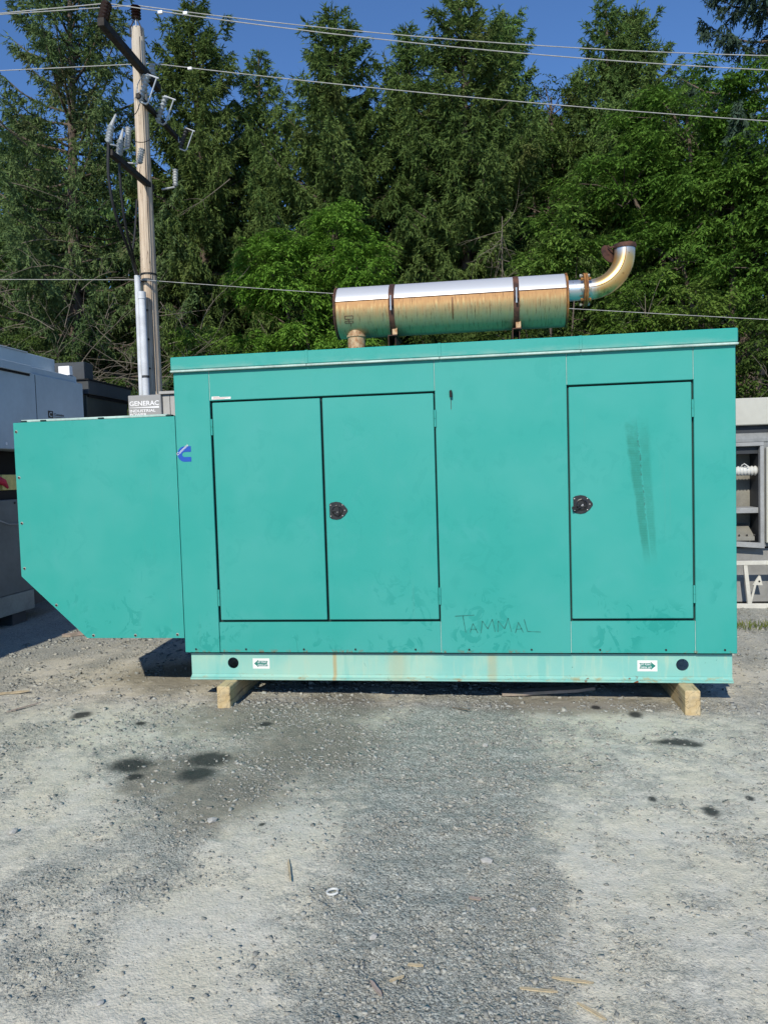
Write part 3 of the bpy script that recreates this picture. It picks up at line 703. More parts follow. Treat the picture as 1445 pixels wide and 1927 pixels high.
def lift_decal(x0, x1, z0, z1, right):
    y = 0.0393
    d_ = MB().box(x0, x1, y, y+0.0005, z0, z1).build('lift_decal', 'decal_white', sk)
    w = x1-x0; hz = (z0+z1)/2
    pts = [(0.08, 0.5), (0.33, 0.14), (0.33, 0.24), (0.90, 0.24), (0.85, 0.5), (0.90, 0.76), (0.33, 0.76), (0.33, 0.86)]
    if right: pts = [(1-a, b) for a, b in pts]
    MB().prism([(x0+a*w, z0+b*(z1-z0)) for a, b in pts], y-0.0007, y-0.0002).build('decal_arrow', 'decal_green', sk)
    tx0 = x0+w*(0.14 if right else 0.28); tw = w*0.56; th = (z1-z0)*0.17
    text_part('decal_text', 'LIFT POINT', 'sign_white', sk, (tx0, y-0.0010, hz+0.003), (1, 0, 0), (0, 0, 1), th, tw, 0.012)
    text_part('decal_text', 'LIFT POINT', 'sign_white', sk, (tx0+tw, y-0.0010, hz-0.003), (-1, 0, 0), (0, 0, -1), th, tw, 0.012)
lift_decal(0.443, 0.556, 0.207, 0.275, False); lift_decal(2.880, 2.998, 0.203, 0.271, True)

# emblem: blue letter C with script across it
cc_ = []
for t in np.linspace(PI/2, 3*PI/2, 17): cc_.append((0.055+0.050*math.cos(t), 1.627+0.050*math.sin(t)))
inner = [(0.057+0.020*math.cos(t), 1.624+0.0165*math.sin(t)) for t in np.linspace(3*PI/2, PI/2, 13)]
poly = [(0.098, 1.677)] + cc_ + [(0.098, 1.577), (0.098, 1.6075)] + inner + [(0.098, 1.6405)]
em = MB().prism(poly, -0.0014, -0.0004).build('emblem', 'logo_blue', GEN)
cs, sn = math.cos(0.70), math.sin(0.70)
text_part('emblem_text', 'Cummins', 'decal_white', em, (0.008, -0.0022, 1.618), (cs, 0, sn), (-sn, 0, cs), 0.017, 0.098, 0.006, shear=0.2)
# small label over the left door, hanging plug on the middle panel
lb = MB().box(0.252, 0.379, -0.0007, -0.0001, 1.970, 1.984).box(0.252, 0.304, -0.0008, -0.0002, 1.9842, 1.989).build('warning_label', 'decal_white', GEN)
for k, (a, b, zz) in enumerate(((0.262, 0.298, 1.985), (0.262, 0.365, 1.980), (0.262, 0.340, 1.975))):
    MB().box(a, b, -0.0013, -0.0009, zz-0.0008, zz+0.0008).build('print_line', 'decal_red', lb)
MB().tube([(1.784, 0.0, 1.956), (1.784, -0.016, 1.952), (1.785, -0.016, 1.918)], 0.009, 8).build('hanging_plug', 'screw_dark', GEN, True)
MB().box(1.7825, 1.7855, -0.0012, -0.0002, 1.845, 1.915).build('drip_stain', 'rust_dark', GEN)
# finger writing TAMMAL
gf = MB()
def stroke(pts, w=0.0032):
    for (a, b), (c, d) in zip(pts[:-1], pts[1:]):
        dx, dz = c-a, d-b; L = math.hypot(dx, dz); nx, nz = -dz/L*w, dx/L*w
        gf.prism([(a-nx, b-nz), (c-nx*0.8, d-nz*0.8), (c+nx*0.8, d+nz*0.8), (a+nx, b+nz)], -0.0007, -0.0002)
def px2(a, b): return (1.772+(a-855)*0.003245, 0.580-(b-1150)*0.00335)
for S in ([(856,1157),(893,1155)], [(871,1156),(876,1188)], [(884,1188),(890,1171),(899,1189)], [(886,1182),(897,1182)], [(905,1189),(908,1166),(918,1181),(927,1163),(932,1187)], [(937,1187),(938,1166),(950,1181),(957,1161),(963,1187)], [(970,1189),(976,1169),(985,1188)], [(972,1182),(983,1181)], [(987,1163),(993,1186),(1018,1187)]):
    stroke([px2(*q) for q in S])
gf.build('finger_writing', 'graffiti', GEN)

# exhaust muffler on the roof
CY, CZ, R_ = 0.65, 2.604, 0.177
prof = [(0.0, 0.0), (0.12, 0.0), (0.165, 0.006), (R_, 0.018), (R_, 1.572), (0.165, 1.584), (0.12, 1.590), (0.0, 1.590)]
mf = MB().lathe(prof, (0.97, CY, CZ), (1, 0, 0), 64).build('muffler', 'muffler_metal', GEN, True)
def ang_pt(a, r): return (CY-r*math.cos(a), CZ+r*math.sin(a))
y_, z_ = ang_pt(0.27, R_)
MB().tube([(0.985, y_, z_), (2.545, y_, z_)], 0.0035, 8).build('muffler_seam', 'rust_dark', mf, True)
for x in (0.976, 2.552):
    MB().lathe([(R_-0.006, -0.006), (R_+0.004, -0.006), (R_+0.004, 0.006), (R_-0.006, 0.006)], (x, CY, CZ), (1, 0, 0), 64).build('end_rim', 'rust_brown' if x > 2 else 'rust_dark', mf, True)
for x in (1.374, 2.215):
    MB().lathe([(R_-0.002, -0.019), (R_+0.004, -0.019), (R_+0.004, 0.019), (R_-0.002, 0.019)], (x, CY, CZ), (1, 0, 0), 64).build('strap', 'rust_dark', mf, True)
    yb, zb = ang_pt(0.10, R_+0.012)
    ck = MB(); ck.box(x-0.014, x+0.014, yb-0.014, yb+0.014, zb-0.030, zb+0.030, 0.004); ck.build('strap_clamp', 'rust_dark', mf)
    MB().tube([(x, yb-0.010, zb-0.055), (x, yb-0.010, zb+0.045)], 0.006, 8).build('clamp_bolt', 'galvanised', mf, True)
    yb2, zb2 = ang_pt(-1.0, R_+0.010)
    MB().box(x-0.005, x+0.030, yb2-0.006, yb2+0.006, zb2-0.028, zb2+0.034, 0.002).build('bracket_tab', 'rust_pipe', mf)
    bk = MB(); bk.box(x-0.030, x+0.032, 0.50, 0.80, 2.405, 2.411); bk.box(x-0.030, x-0.025, 0.50, 0.80, ZC, 2.404); bk.box(x+0.016, x+0.020, 0.52, 0.80, ZC, 2.404)
    bk.build('saddle_bracket', 'rust_dark', mf)
MB().lathe([(0.061, -0.10), (0.061, 0.075), (0.068, 0.078), (0.068, 0.092), (0.061, 0.094), (0.061, 0.14)], (1.108, 0.60, 2.345), (0, 0, 1), 32).build('inlet_pipe', 'rust_pipe', mf, True)
MB().lathe([(0.062, 0), (0.078, 0), (0.078, 0.012), (0.062, 0.012)], (1.108, 0.60, 2.318), (0, 0, 1), 32).build('inlet_flange', 'rust_brown', mf, True)
for k in range(8):
    a = k*PI/4+0.2; MB().lathe([(0.007, 0), (0.007, 0.018)], (1.108+0.071*math.cos(a), 0.60+0.071*math.sin(a), 2.328), (0, 0, 1), 6).build('flange_bolt', 'rust_brown', mf)
# stencilled maker's mark low on the left of the shell
mk = MB()
def sh(x, a): y, z = ang_pt(a, R_+0.0008); return (x, y, z)
for a in (-0.30, -0.42, -0.50, -0.58): mk.tube([sh(1.05, a), sh(1.105, a)], 0.0022, 6)
for x, a0, a1 in ((1.05, -0.30, -0.42), (1.105, -0.30, -0.42), (1.05, -0.50, -0.58), (1.078, -0.42, -0.58), (1.105, -0.50, -0.58), (1.086, -0.58, -0.72)):
    mk.tube([sh(x, a0+(a1-a0)*k/3) for k in range(4)], 0.0022, 6)
mk.build('stencil_mark', 'rust_dark', mf, True)
PZ = 2.668
MB().lathe([(0.069, 0), (0.069, 0.135)], (2.552, CY, PZ), (1, 0, 0), 40).build('outlet_stub', 'pipe_metal', mf, True)
for x0 in (2.668, 2.683):
    MB().lathe([(0.069, 0), (0.112, 0), (0.112, 0.012), (0.069, 0.012)], (x0, CY, PZ), (1, 0, 0), 40).build('outlet_flange', 'rust_brown', mf, True)
for k in range(8):
    a = k*PI/4+0.15; yy, zz = CY+0.094*math.cos(a), PZ+0.094*math.sin(a)
    MB().lathe([(0.006, -0.022), (0.011, -0.021), (0.011, -0.008), (0.006, -0.006), (0.006, 0.032), (0.011, 0.033), (0.011, 0.045), (0.005, 0.048)], (2.668, yy, zz), (1, 0, 0), 6).build('flange_bolt', 'rust_brown' if k % 2 else 'screw_washer', mf)
ER = 0.235
pts = [(2.695, CY, PZ), (2.712, CY, PZ)] + [(2.712+ER*math.sin(t), CY, PZ+ER*(1-math.cos(t))) for t in np.linspace(0.06, PI/2, 22)] + [(2.712+ER, CY, PZ+ER+0.035)]
el = MB().tube(pts, 0.068, 40, cap=False).build('elbow_pipe', 'pipe_metal', mf, True)
MB().tube([(p[0]-0.0, p[1], p[2]) for p in pts[-2:]], 0.060, 32, cap=False).build('elbow_inside', 'rust_dark', mf, True)
sp_ = []
for i, q in enumerate(pts):
    t = Vector(pts[min(i+1, len(pts)-1)])-Vector(pts[max(i-1, 0)]); t.normalize(); nrm = Vector((-t.z, 0, t.x))
    a = 0.05; sp_.append(Vector(q)+Vector((0, -1, 0))*0.0685*math.cos(a)+nrm*0.0685*math.sin(a))
MB().tube(sp_, 0.0022, 6).build('elbow_weld', 'rust_brown', mf, True)
ex, ez = 2.712+ER, PZ+ER+0.035
MB().lathe([(0.058, -0.012), (0.075, -0.012), (0.077, 0.004), (0.075, 0.016), (0.058, 0.016)], (ex, CY, ez), (0, 0, 1), 40).build('cap_collar', 'rust_dark', mf, True)
MB().tube([(ex-0.07, CY-0.02, ez), (ex-0.10, CY-0.02, ez-0.004), (ex-0.112, CY-0.02, ez+0.012)], 0.007, 8).build('cap_hinge', 'rust_dark', mf, True)
MB().lathe([(0.0, 0), (0.062, 0.002), (0.064, 0.008), (0.0, 0.014)], (ex-0.112, CY, ez-0.042), (0.62, -0.72, 0.28), 32).build('rain_cap', 'rust_dark', mf, True)

# timbers under the skid
for x0, lab in ((0.26, 'weathered timber block under the left end of the teal generator skid'), (3.113, 'fresh timber block with growth rings under the right end of the teal generator skid')):
    t_ = MB().box(0, 0.086, 0, 1.55, -0.012, 0.1395, 0.005).build('timber_block', 'timber')
    t_.location = (x0, -0.15, 0); tag(t_, lab, 'timber', 'timbers carrying the generator')

# ------------------------------------------------------------------ white generator on the left
WX = -2.9
WG = thing('generator_set', 'long white generator enclosure on a grey base tank at the far left', 'generator', (0, 0, 0))
MB().box(WX-1.9, WX, -3.2, 4.08, 1.83, 2.672, 0.006).build('enclosure', 'white_metal', WG)
MB().box(WX-1.7, WX-0.22, -3.2, 3.86, 2.675, 2.945, 0.006).build('roof_box', 'white_metal', WG)
MB().box(WX-1.72, WX-0.205, -3.2, 3.3, 2.946, 2.952).build('roof_edge', 'sign_white', WG)
MB().box(WX-0.20, WX+0.030, -3.2, 2.98, 2.655, 2.742, 0.004).build('ledge', 'white_metal', WG)
MB().box(WX-0.20, WX-0.02, 2.985, 3.98, 2.674, 2.745, 0.004).build('ledge', 'white_metal', WG)
MB().box(WX-0.05, WX+0.012, -3.2, 2.975, 2.632, 2.654).build('ledge_shade_strip', 'black_void', WG)  # black strip painted in as the shade under the ledge
MB().box(WX-0.218, WX-0.20, -3.2, 3.85, 2.746, 2.764).build('ledge_shade_strip', 'black_void', WG)  # dark line drawn in for the shade at the foot of the roof box
MB().box(WX+0.001, WX+0.004, 3.08, 3.085, 1.85, 2.66).build('panel_joint', 'charcoal_metal', WG)
MB().box(WX+0.001, WX+0.006, 2.50, 2.53, 1.87, 1.90).build('rivet_plate', 'sign_white', WG)
MB().box(WX-0.16, WX-0.02, 3.83, 3.90, 2.746, 2.86).box(WX-0.16, WX-0.02, 3.80, 3.93, 2.746, 2.752).build('lifting_bracket', 'sign_white', WG)
MB().box(WX-1.8, WX-0.35, -3.1, 3.9, 1.32, 1.829).build('engine_bay', 'black_void', WG)
MB().box(WX-0.06, WX-0.01, 3.6, 4.0, 0.5, 1.829).build('corner_post', 'black_void', WG)
tank = MB().box(WX-1.9, WX, -3.2, 2.845, 0.325, 1.305, 0.006).build('base_tank', 'tank_grey', WG)
MB().box(WX-1.89, WX+0.012, -3.2, 2.84, 0.12, 0.322, 0.004).build('tank_rim', 'tank_rim', tank)
MB().box(WX-1.85, WX-0.02, 2.86, 3.30, 0.15, 0.9).build('end_box', 'charcoal_metal', WG)
for y in (-2.6, -0.5, 1.6, 2.62):
    MB().box(WX-1.8, WX-0.03, y-0.12, y+0.12, -0.02, 0.119).build('skid_block', 'charcoal_metal', WG)
MB().lathe([(0.012, 0), (0.012, 0.008), (0.006, 0.01)], (WX, 2.60, 1.27), (1, 0, 0), 10).build('bolt', 'screw_dark', tank)
MB().box(WX+0.001, WX+0.003, 3.30, 3.40, 2.205, 2.285).build('emblem', 'logo_black', WG)
text_part('emblem_text', 'C', 'white_metal', WG, (WX+0.0045, 3.318, 2.215), (0, 1, 0), (0, 0, 1), 0.058, 0.06, 0.02)
text_part('emblem_text', 'Cummins', 'logo_black', WG, (WX+0.003, 3.42, 2.235), (0, 1, 0), (0, 0, 1), 0.03, 0.20, 0.02)
MB().box(WX+0.001, WX+0.003, 3.42, 3.66, 2.217, 2.223).build('emblem_line', 'logo_black', WG)
cab = MB().tube([(WX+0.012, 1.9, 1.26), (WX+0.03, 2.1, 1.20), (WX+0.03, 2.3, 1.10), (WX+0.03, 2.45, 1.055), (WX+0.02, 2.62, 1.045), (WX+0.005, 2.75, 1.05)], 0.006, 6).build('cable', 'cable_light')
tag(cab, 'thin pale cable drooping across the grey base tank at far left', 'cable')
yb_ = MB().box(WX-0.30, WX-0.02, 2.45, 2.95, 1.405, 1.565, 0.004).build('board', 'yellow_board'); tag(yb_, 'yellow board lying in the dark bay of the white generator', 'board')
MB().box(WX-0.33, WX-0.04, 1.9, 3.2, 1.306, 1.403).build('bay_sill', 'black_void', WG)
rb = MB().tube([(WX-0.05, 2.24, 1.42), (WX-0.03, 2.30, 1.49), (WX-0.02, 2.38, 1.515), (WX-0.02, 2.46, 1.49), (WX-0.02, 2.53, 1.43)], [0.02, 0.036, 0.042, 0.036, 0.014], 10).tube([(WX+0.01, 2.28, 1.44), (WX+0.014, 2.33, 1.50), (WX+0.012, 2.39, 1.52)], 0.012, 8).build('strap_bundle', 'red_cloth', None, True)
tag(rb, 'bundled red strap beside the yellow board at far left edge', 'strap')

# dark enclosure behind it
DG = thing('generator_set', 'dark olive and charcoal enclosure with stepped roof behind the white generator', 'generator')
MB().box(-4.7, -2.95, 4.25, 5.33, 0.05, 2.56, 0.006).build('enclosure', 'bin_olive', DG)
MB().box(-4.7, -2.90, 4.22, 5.36, 2.565, 2.735, 0.005).build('roof_band', 'charcoal_metal', DG)
MB().box(-4.65, -2.885, 4.20, 5.38, 2.736, 2.752).build('roof_rim', 'black_void', DG)
MB().box(-4.5, -2.98, 4.28, 4.50, 2.753, 2.975, 0.005).build('roof_box', 'charcoal_metal', DG)
MB().box(-2.949, -2.93, 4.27, 5.32, 2.535, 2.56).build('rain_gutter', 'black_void', DG)

# grey generator with the lettered sign panel
GG = thing('generator_set', 'grey generator with white lettered sign panel behind the teal hood', 'generator')
MB().box(-2.525, -2.085, 4.5, 5.6, 0.05, 2.55, 0.006).build('sign_panel', 'generac_grey', GG)
MB().box(-2.080, -0.6, 4.54, 6.4, 0.05, 2.545, 0.006).build('enclosure', 'generac_light', GG)
MB().box(-2.11, -0.57, 4.50, 6.43, 2.55, 2.588, 0.005).build('lid', 'generac_light', GG)
for x in (-1.98, -1.88): MB().box(x-0.003, x+0.003, 4.535, 4.539, 0.2, 2.54).build('panel_joint', 'cabinet_dark', GG)
text_part('sign_text', 'GENERAC', 'sign_white', GG, (-2.508, 4.4985, 2.415), (1, 0, 0), (0, 0, 1), 0.062, 0.398, 0.028)
MB().prism([(-2.508, 2.391), (-2.11, 2.380), (-2.11, 2.404), (-2.508, 2.396)], 4.4965, 4.4985).build('sign_swoosh', 'sign_white', GG)
text_part('sign_text', 'INDUSTRIAL', 'sign_white', GG, (-2.505, 4.4985, 2.334), (1, 0, 0), (0, 0, 1), 0.036, 0.345, 0.024)
text_part('sign_text', 'POWER', 'sign_white', GG, (-2.505, 4.4985, 2.286), (1, 0, 0), (0, 0, 1), 0.036, 0.225, 0.024)

# ------------------------------------------------------------------ cabinet on the right
RG = thing('generator_set', 'pale grey generator with an open side bay and white hood at far right', 'generator')
RY = 3.4
MB().box(3.75, 7.2, RY, RY+1.5, 1.838, 2.112, 0.008).build('hood', 'beige_white', RG)
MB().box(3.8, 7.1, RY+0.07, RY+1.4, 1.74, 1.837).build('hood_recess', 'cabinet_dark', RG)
MB().prism([(RY+0.02, 1.668), (RY+0.02, 1.70), (RY+0.10, 1.795), (RY+0.12, 1.795), (RY+0.12, 1.668)], 3.78, 4.86, 'x').build('sloped_rail', 'cabinet_grey', RG)
MB().box(4.86, 7.0, RY+0.02, RY+0.12, 1.668, 1.80).build('upper_rail', 'cabinet_grey', RG)
fr = MB().box(3.9, 4.775, RY-0.01, RY+0.05, 1.625, 1.664, 0.004).build('bay_frame', 'cabinet_frame', RG)
MB().box(4.738, 4.776, RY-0.008, RY+0.05, 0.62, 1.624, 0.004).build('frame_post', 'cabinet_frame', fr)
MB().prism([(3.9, 0.655), (3.9, 0.70), (4.736, 0.64), (4.776, 0.619), (4.776, 0.585)], RY-0.012, RY+0.05).build('frame_sill', 'cabinet_frame', fr)
MB().box(3.9, 4.737, RY+0.30, RY+0.33, 0.60, 1.66).build('bay_back', 'cabinet_inside', RG)
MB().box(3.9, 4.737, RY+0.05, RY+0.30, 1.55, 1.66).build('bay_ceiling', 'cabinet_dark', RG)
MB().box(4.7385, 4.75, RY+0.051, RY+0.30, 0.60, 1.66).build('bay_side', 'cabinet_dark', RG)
MB().box(3.9, 4.730, RY+0.03, RY+0.28, 0.945, 1.0).build('shelf', 'cabinet_frame', RG)
MB().prism([(RY+0.05, 0.70), (RY+0.05, 0.66), (RY+0.28, 0.66), (RY+0.28, 0.82)], 3.9, 4.70, 'x').build('bay_ramp', 'cabinet_inside', RG)
for x in (4.55, 4.625, 4.70): MB().lathe([(0.010, 0), (0.010, 0.008), (0.004, 0.01)], (x, RY+0.055, 0.715), (0, -1, 0.3), 8).build('bolt', 'screw_dark', RG)
hs = MB(); pr = []
for k in range(36): pr.append((0.052 if (k % 2) else 0.040, k*0.0165))
hs.lathe(pr, (4.18, RY+0.10, 1.375), (1, 0, 0), 18); hs.build('corrugated_hose', 'hose_white', RG, True)
MB().lathe([(0.046, 0), (0.060, 0.004), (0.060, 0.05), (0.046, 0.055)], (4.46, RY+0.10, 1.375), (1, 0, 0), 18).build('hose_clamp', 'hose_white', RG, True)
MB().tube([(4.58, RY+0.06, 1.43), (4.60, RY+0.04, 1.45), (4.64, RY+0.04, 1.42)], 0.006, 6).build('hose_wire', 'hose_white', RG)
MB().box(4.79, 5.75, RY-0.03, RY+0.02, 0.64, 1.61, 0.006).build('door', 'beige_white', RG)
MB().box(4.777, 6.9, RY+0.03, RY+1.3, 0.60, 1.667).build('enclosure', 'cabinet_grey', RG)
MB().box(3.85, 7.0, RY+0.34, RY+1.4, 0.58, 1.73).build('enclosure', 'cabinet_grey', RG)
MB().box(3.85, 7.0, RY+0.10, RY+1.3, 0.02, 0.575).build('base_frame', 'base_grey', RG)
# pale welded frame leaning in front of its base
LF = thing('ladder_frame', 'pale welded ladder frame standing in front of the right generator base', 'frame')
MB().box(3.9, 6.2, 3.22, 3.26, 0.435, 0.478, 0.004).build('rail', 'frame_cream', LF)
MB().box(3.9, 6.2, 3.22, 3.26, -0.005, 0.045, 0.004).build('rail', 'frame_cream', LF)
for x in (4.22, 4.52, 4.82, 5.12, 5.42):
    MB().prism([(x, 0.434), (x+0.036, 0.434), (x+0.075, 0.046), (x+0.038, 0.046)], 3.224, 3.256).build('rung', 'frame_cream', LF)
BR = thing('bracket', 'small pale triangular bracket with a hole beside the ladder frame', 'bracket')
MB().prism([(4.64, 0.22), (4.735, 0.215), (4.715, 0.31), (4.70, 0.315)], 3.33, 3.345).build('plate', 'frame_cream', BR)
MB().prism([(4.655, 0.219), (4.675, 0.219), (4.63, 0.03), (4.61, 0.03)], 3.33, 3.35).build('leg', 'frame_cream', BR)
MB().lathe([(0.010, 0), (0.010, 0.002)], (4.703, 3.3295, 0.255), (0, -1, 0), 10).build('hole', 'black_void', BR)

# ------------------------------------------------------------------ utility pole
UP = thing('utility_pole', 'bare wooden utility pole with crossarms and insulators behind the left generators', 'utility pole', (-3.75, 8.0, 0))
def L3(x, y, z): return (x+3.75, y-8.0, z)      # world to pole space
def seg(name, pts, r, mat, par=UP, n=8, smooth=True): return MB().tube([L3(*p_) for p_ in pts], r, n).build(name, mat, par, smooth)
MB().lathe([(0.158, -0.1), (0.150, 1.5), (0.138, 4.0), (0.124, 6.5), (0.110, 9.05), (0.104, 9.20), (0.02, 9.21)], (0, 0, 0), (0, 0, 1), 24).build('shaft', 'pole_wood', UP, True)
def arm(x, y0, y1, z, h=0.06, w=0.05):
    return MB().box(x+3.75-w, x+3.75+w, y0-8, y1-8, z-h, z+h, 0.006).build('crossarm', 'arm_wood', UP)
a1 = arm(-3.66+0.08-0.08, 6.5, 8.55, 8.46, 0.062, 0.055); a1.location.x = 0.0
arm(-3.60, 7.55, 9.35, 7.86, 0.040, 0.035)
arm(-3.67, 6.62, 8.12, 6.56, 0.048, 0.042)
def sheds(name, p, q, n, r0, r1, mat, par=UP, mat2=None):
    P, Q = Vector(L3(*p)), Vector(L3(*q)); d = (Q-P).length; prf = [(r0*0.9, 0)]
    for k in range(n):
        t = (k+0.15)/n*d; dt = d/n
        prf += [(r0, t), (r1, t+dt*0.45), (r1*0.97, t+dt*0.55), (r0, t+dt*0.62)]
    prf.append((r0*0.8, d)); return MB().lathe(prf, P, Q-P, 14).build(name, mat, par, True)
def insulator(p, q, n=5, r=(0.035, 0.085)):
    o = sheds('insulator', p, q, n, r[0], r[1], 'porcelain_brown'); 
    return o
insulator((-3.67, 6.60, 8.53), (-3.66, 6.73, 8.85))
insulator((-3.73, 7.92, 9.30), (-3.725, 7.9, 9.52))
sheds('insulator', (-3.70, 8.46, 8.53), (-3.715, 8.44, 8.83), 4, 0.035, 0.06, 'porcelain_grey')
for dx in (-0.085, 0.085): seg('top_bracket', [(-3.74+dx*1.2, 7.9, 9.02), (-3.735+dx*1.1, 7.88, 9.16), (-3.73+dx*0.3, 7.90, 9.30)], 0.012, 'polymer_dark')
seg('top_pin', [(-3.73, 7.9, 9.18), (-3.73, 7.9, 9.31)], 0.012, 'galvanised')
# fuse cutouts on the middle arm
def cutout(x, y, z, mat='porcelain_grey', s=1.0):
    c = sheds('fuse_cutout', (x-0.10*s, y-0.02, z-0.20*s), (x+0.08*s, y-0.06, z+0.20*s), 7, 0.034*s, 0.060*s, mat)
    seg('fuse_arm', [(x+0.06*s, y-0.06, z+0.21*s), (x+0.27*s, y-0.08, z+0.11*s)], 0.014*s, 'galvanised')
    seg('fuse_tube', [(x+0.23*s, y-0.08, z+0.12*s), (x+0.07*s, y-0.08, z-0.25*s)], 0.013*s, 'galvanised')
    seg('fuse_foot', [(x-0.11*s, y-0.03, z-0.20*s), (x+0.02*s, y-0.06, z-0.27*s), (x+0.08*s, y-0.08, z-0.25*s)], 0.017*s, 'galvanised')
    seg('fuse_bracket', [(x-0.01*s, y, z), (x-0.16*s, y+0.04, z-0.02), (x-0.18*s, y+0.06, z+0.10)], 0.010, 'galvanised')
cutout(-3.50, 7.66, 8.00); cutout(-3.44, 8.20, 7.90); cutout(-3.42, 9.1, 7.78, 'polymer_dark', 0.85)
# cable terminations and arresters on the lower arm
def termination(p, q, tip):
    sheds('cable_termination', p, q, 5, 0.028, 0.058, 'porcelain_grey'); seg('termination_cone', [q, tip], [0.034, 0.014], 'polymer_grey'); MB().lathe([(0.0, -0.02), (0.02, 0), (0.0, 0.02)], L3(*tip), (0, 0, 1), 8).build('terminal', 'galvanised', UP)
termination((-3.68, 6.60, 6.70), (-3.66, 6.68, 6.98), (-3.62, 6.77, 7.19))
termination((-3.66, 6.90, 6.62), (-3.655, 6.97, 6.88), (-3.64, 7.04, 7.09))
def arrester(p, q, n=8, r=0.052): sheds('surge_arrester', p, q, n, 0.034, r, 'polymer_grey')
arrester((-3.63, 7.13, 6.84), (-3.62, 7.20, 7.18)); arrester((-3.53, 7.35, 6.67), (-3.50, 7.40, 6.92), 6); arrester((-3.36, 8.40, 6.67), (-3.36, 8.43, 6.97), 6)
seg('arrester_bracket', [(-3.55, 7.33, 6.655), (-3.72, 7.30, 6.67), (-3.75, 7.32, 6.56)], 0.016, 'galvanised')
seg('arrester_bracket', [(-3.36, 8.40, 6.655), (-3.62, 8.42, 6.64)], 0.018, 'galvanised')
seg('arrester_bracket', [(-3.60, 7.13, 6.83), (-3.70, 7.02, 6.76), (-3.66, 6.95, 6.66)], 0.016, 'galvanised')
seg('termination_bracket', [(-3.70, 6.60, 6.68), (-3.58, 6.66, 6.67), (-3.55, 6.70, 6.63)], 0.013, 'galvanised')
def curve(pts, n=16):
    P = [Vector(p_) for p_ in pts]; out = []
    P = [P[0]*2-P[1]] + P + [P[-1]*2-P[-2]]
    for i in range(1, len(P)-2):
        for k in range(n):
            t = k/n; a, b, c, d = P[i-1], P[i], P[i+1], P[i+2]
            out.append(0.5*((2*b)+(c-a)*t+(2*a-5*b+4*c-d)*t*t+(3*b-a-3*c+d)*t**3))
    out.append(P[-2]); return out
seg('riser_cable', curve([(-3.68, 6.60, 6.68), (-3.71, 6.62, 6.2), (-3.70, 6.75, 5.7), (-3.72, 7.2, 5.25), (-3.86, 7.78, 5.0)], 8), 0.024, 'cable_black')
seg('riser_cable', curve([(-3.66, 6.90, 6.60), (-3.68, 6.95, 6.1), (-3.70, 7.1, 5.6), (-3.78, 7.5, 5.2), (-3.88, 7.80, 5.0)], 8), 0.022, 'cable_black')
seg('riser_cable', curve([(-3.86, 7.9, 6.3), (-3.89, 7.82, 5.7), (-3.95, 7.8, 5.3), (-3.90, 7.80, 5.0)], 8), 0.018, 'cable_black')
seg('jumper_wire', curve([(-3.62, 6.77, 7.20), (-3.55, 7.1, 7.34), (-3.62, 7.5, 7.55), (-3.58, 7.62, 7.80)], 6), 0.007, 'cable_black', n=6)
seg('jumper_wire', curve([(-3.64, 7.04, 7.10), (-3.72, 7.5, 7.12), (-3.6, 7.86, 7.25), (-3.45, 8.1, 7.62)], 6), 0.007, 'cable_black', n=6)
seg('jumper_wire', curve([(-3.50, 7.60, 8.22), (-3.62, 7.58, 8.0), (-3.66, 7.7, 7.7)], 6), 0.007, 'cable_light', n=6)
seg('ground_wire', [(-3.67, 7.885, 9.0), (-3.66, 7.872, 6.5), (-3.655, 7.858, 3.0)], 0.006, 'cable_black', n=6)
# riser conduits
seg('riser_conduit', [(-3.90, 7.80, 0), (-3.868, 7.80, 4.98)], 0.052, 'conduit_white', n=16)
seg('riser_conduit', [(-3.765, 7.72, 0), (-3.765, 7.72, 4.64)], 0.060, 'conduit_white', n=16)
seg('conduit_coupling', [(-3.765, 7.72, 4.56), (-3.765, 7.72, 4.68)], 0.068, 'conduit_white', n=16)
seg('conduit_coupling', [(-3.765, 7.72, 3.22), (-3.765, 7.72, 3.26)], 0.064, 'polymer_dark', n=16)
for z in (4.9, 4.4, 3.9, 3.4, 2.9): MB().box(-0.20, 0.02, -0.20, -0.12, z-0.012, z+0.012).build('conduit_strap', 'screw_dark', UP)
MB().lathe([(0.139, 0), (0.142, 0.0), (0.142, 0.03), (0.139, 0.03)], (0, 0, 5.02), (0, 0, 1), 20).build('pole_band', 'screw_dark', UP)

# wires: catenary spans in both directions
def wire(name, pts, r, lab, mat='cable_light', marks=()):
    o = MB().tube(pts, r, 6).build(name, mat, None, True); tag(o, lab, 'wire')
    for p_ in marks:
        MB().box(p_[0]-0.038, p_[0]+0.038, p_[1]-0.02, p_[1]+0.02, p_[2]-0.024, p_[2]+0.024, 0.006).build('wire_marker', 'sign_white', o)
    return o
def span(p0, p1, sag, t1=1.7, n=26):
    a, b = Vector(p0), Vector(p1); out = []
    for k in range(n+1):
        t = t1*k/n; q = a+(b-a)*t; q.z -= 4*sag*t*(1-t); out.append(q)
    return out
def line(left, p0, p1, sag): return [Vector(left), (Vector(left)+Vector(p0))/2+Vector((0, 0, -0.02))] + span(p0, p1, sag)
wire('power_line', line((-16, 6.6, 9.12), (-3.665, 6.73, 8.862), (6.478, 8.1, 7.55), 0.13), 0.0076, 'middle of the three pale overhead wires, running from the near insulator of the crossarm', marks=((-2.843, 6.84, 8.70),))
wire('power_line', line((-16, 7.85, 10.12), (-3.723, 7.9, 9.53), (6.83, 9.1, 8.259), 0.145), 0.0076, 'topmost pale overhead wire, carried on the very top of the utility pole', marks=((-2.882, 7.99, 9.36),))
wire('power_line', line((-16, 8.4, 9.55), (-3.715, 8.44, 8.850), (7.002, 9.6, 7.398), 0.07), 0.0076, 'lowest of the three pale overhead wires, crossing the tree crowns', marks=((-3.04, 8.51, 8.728),))
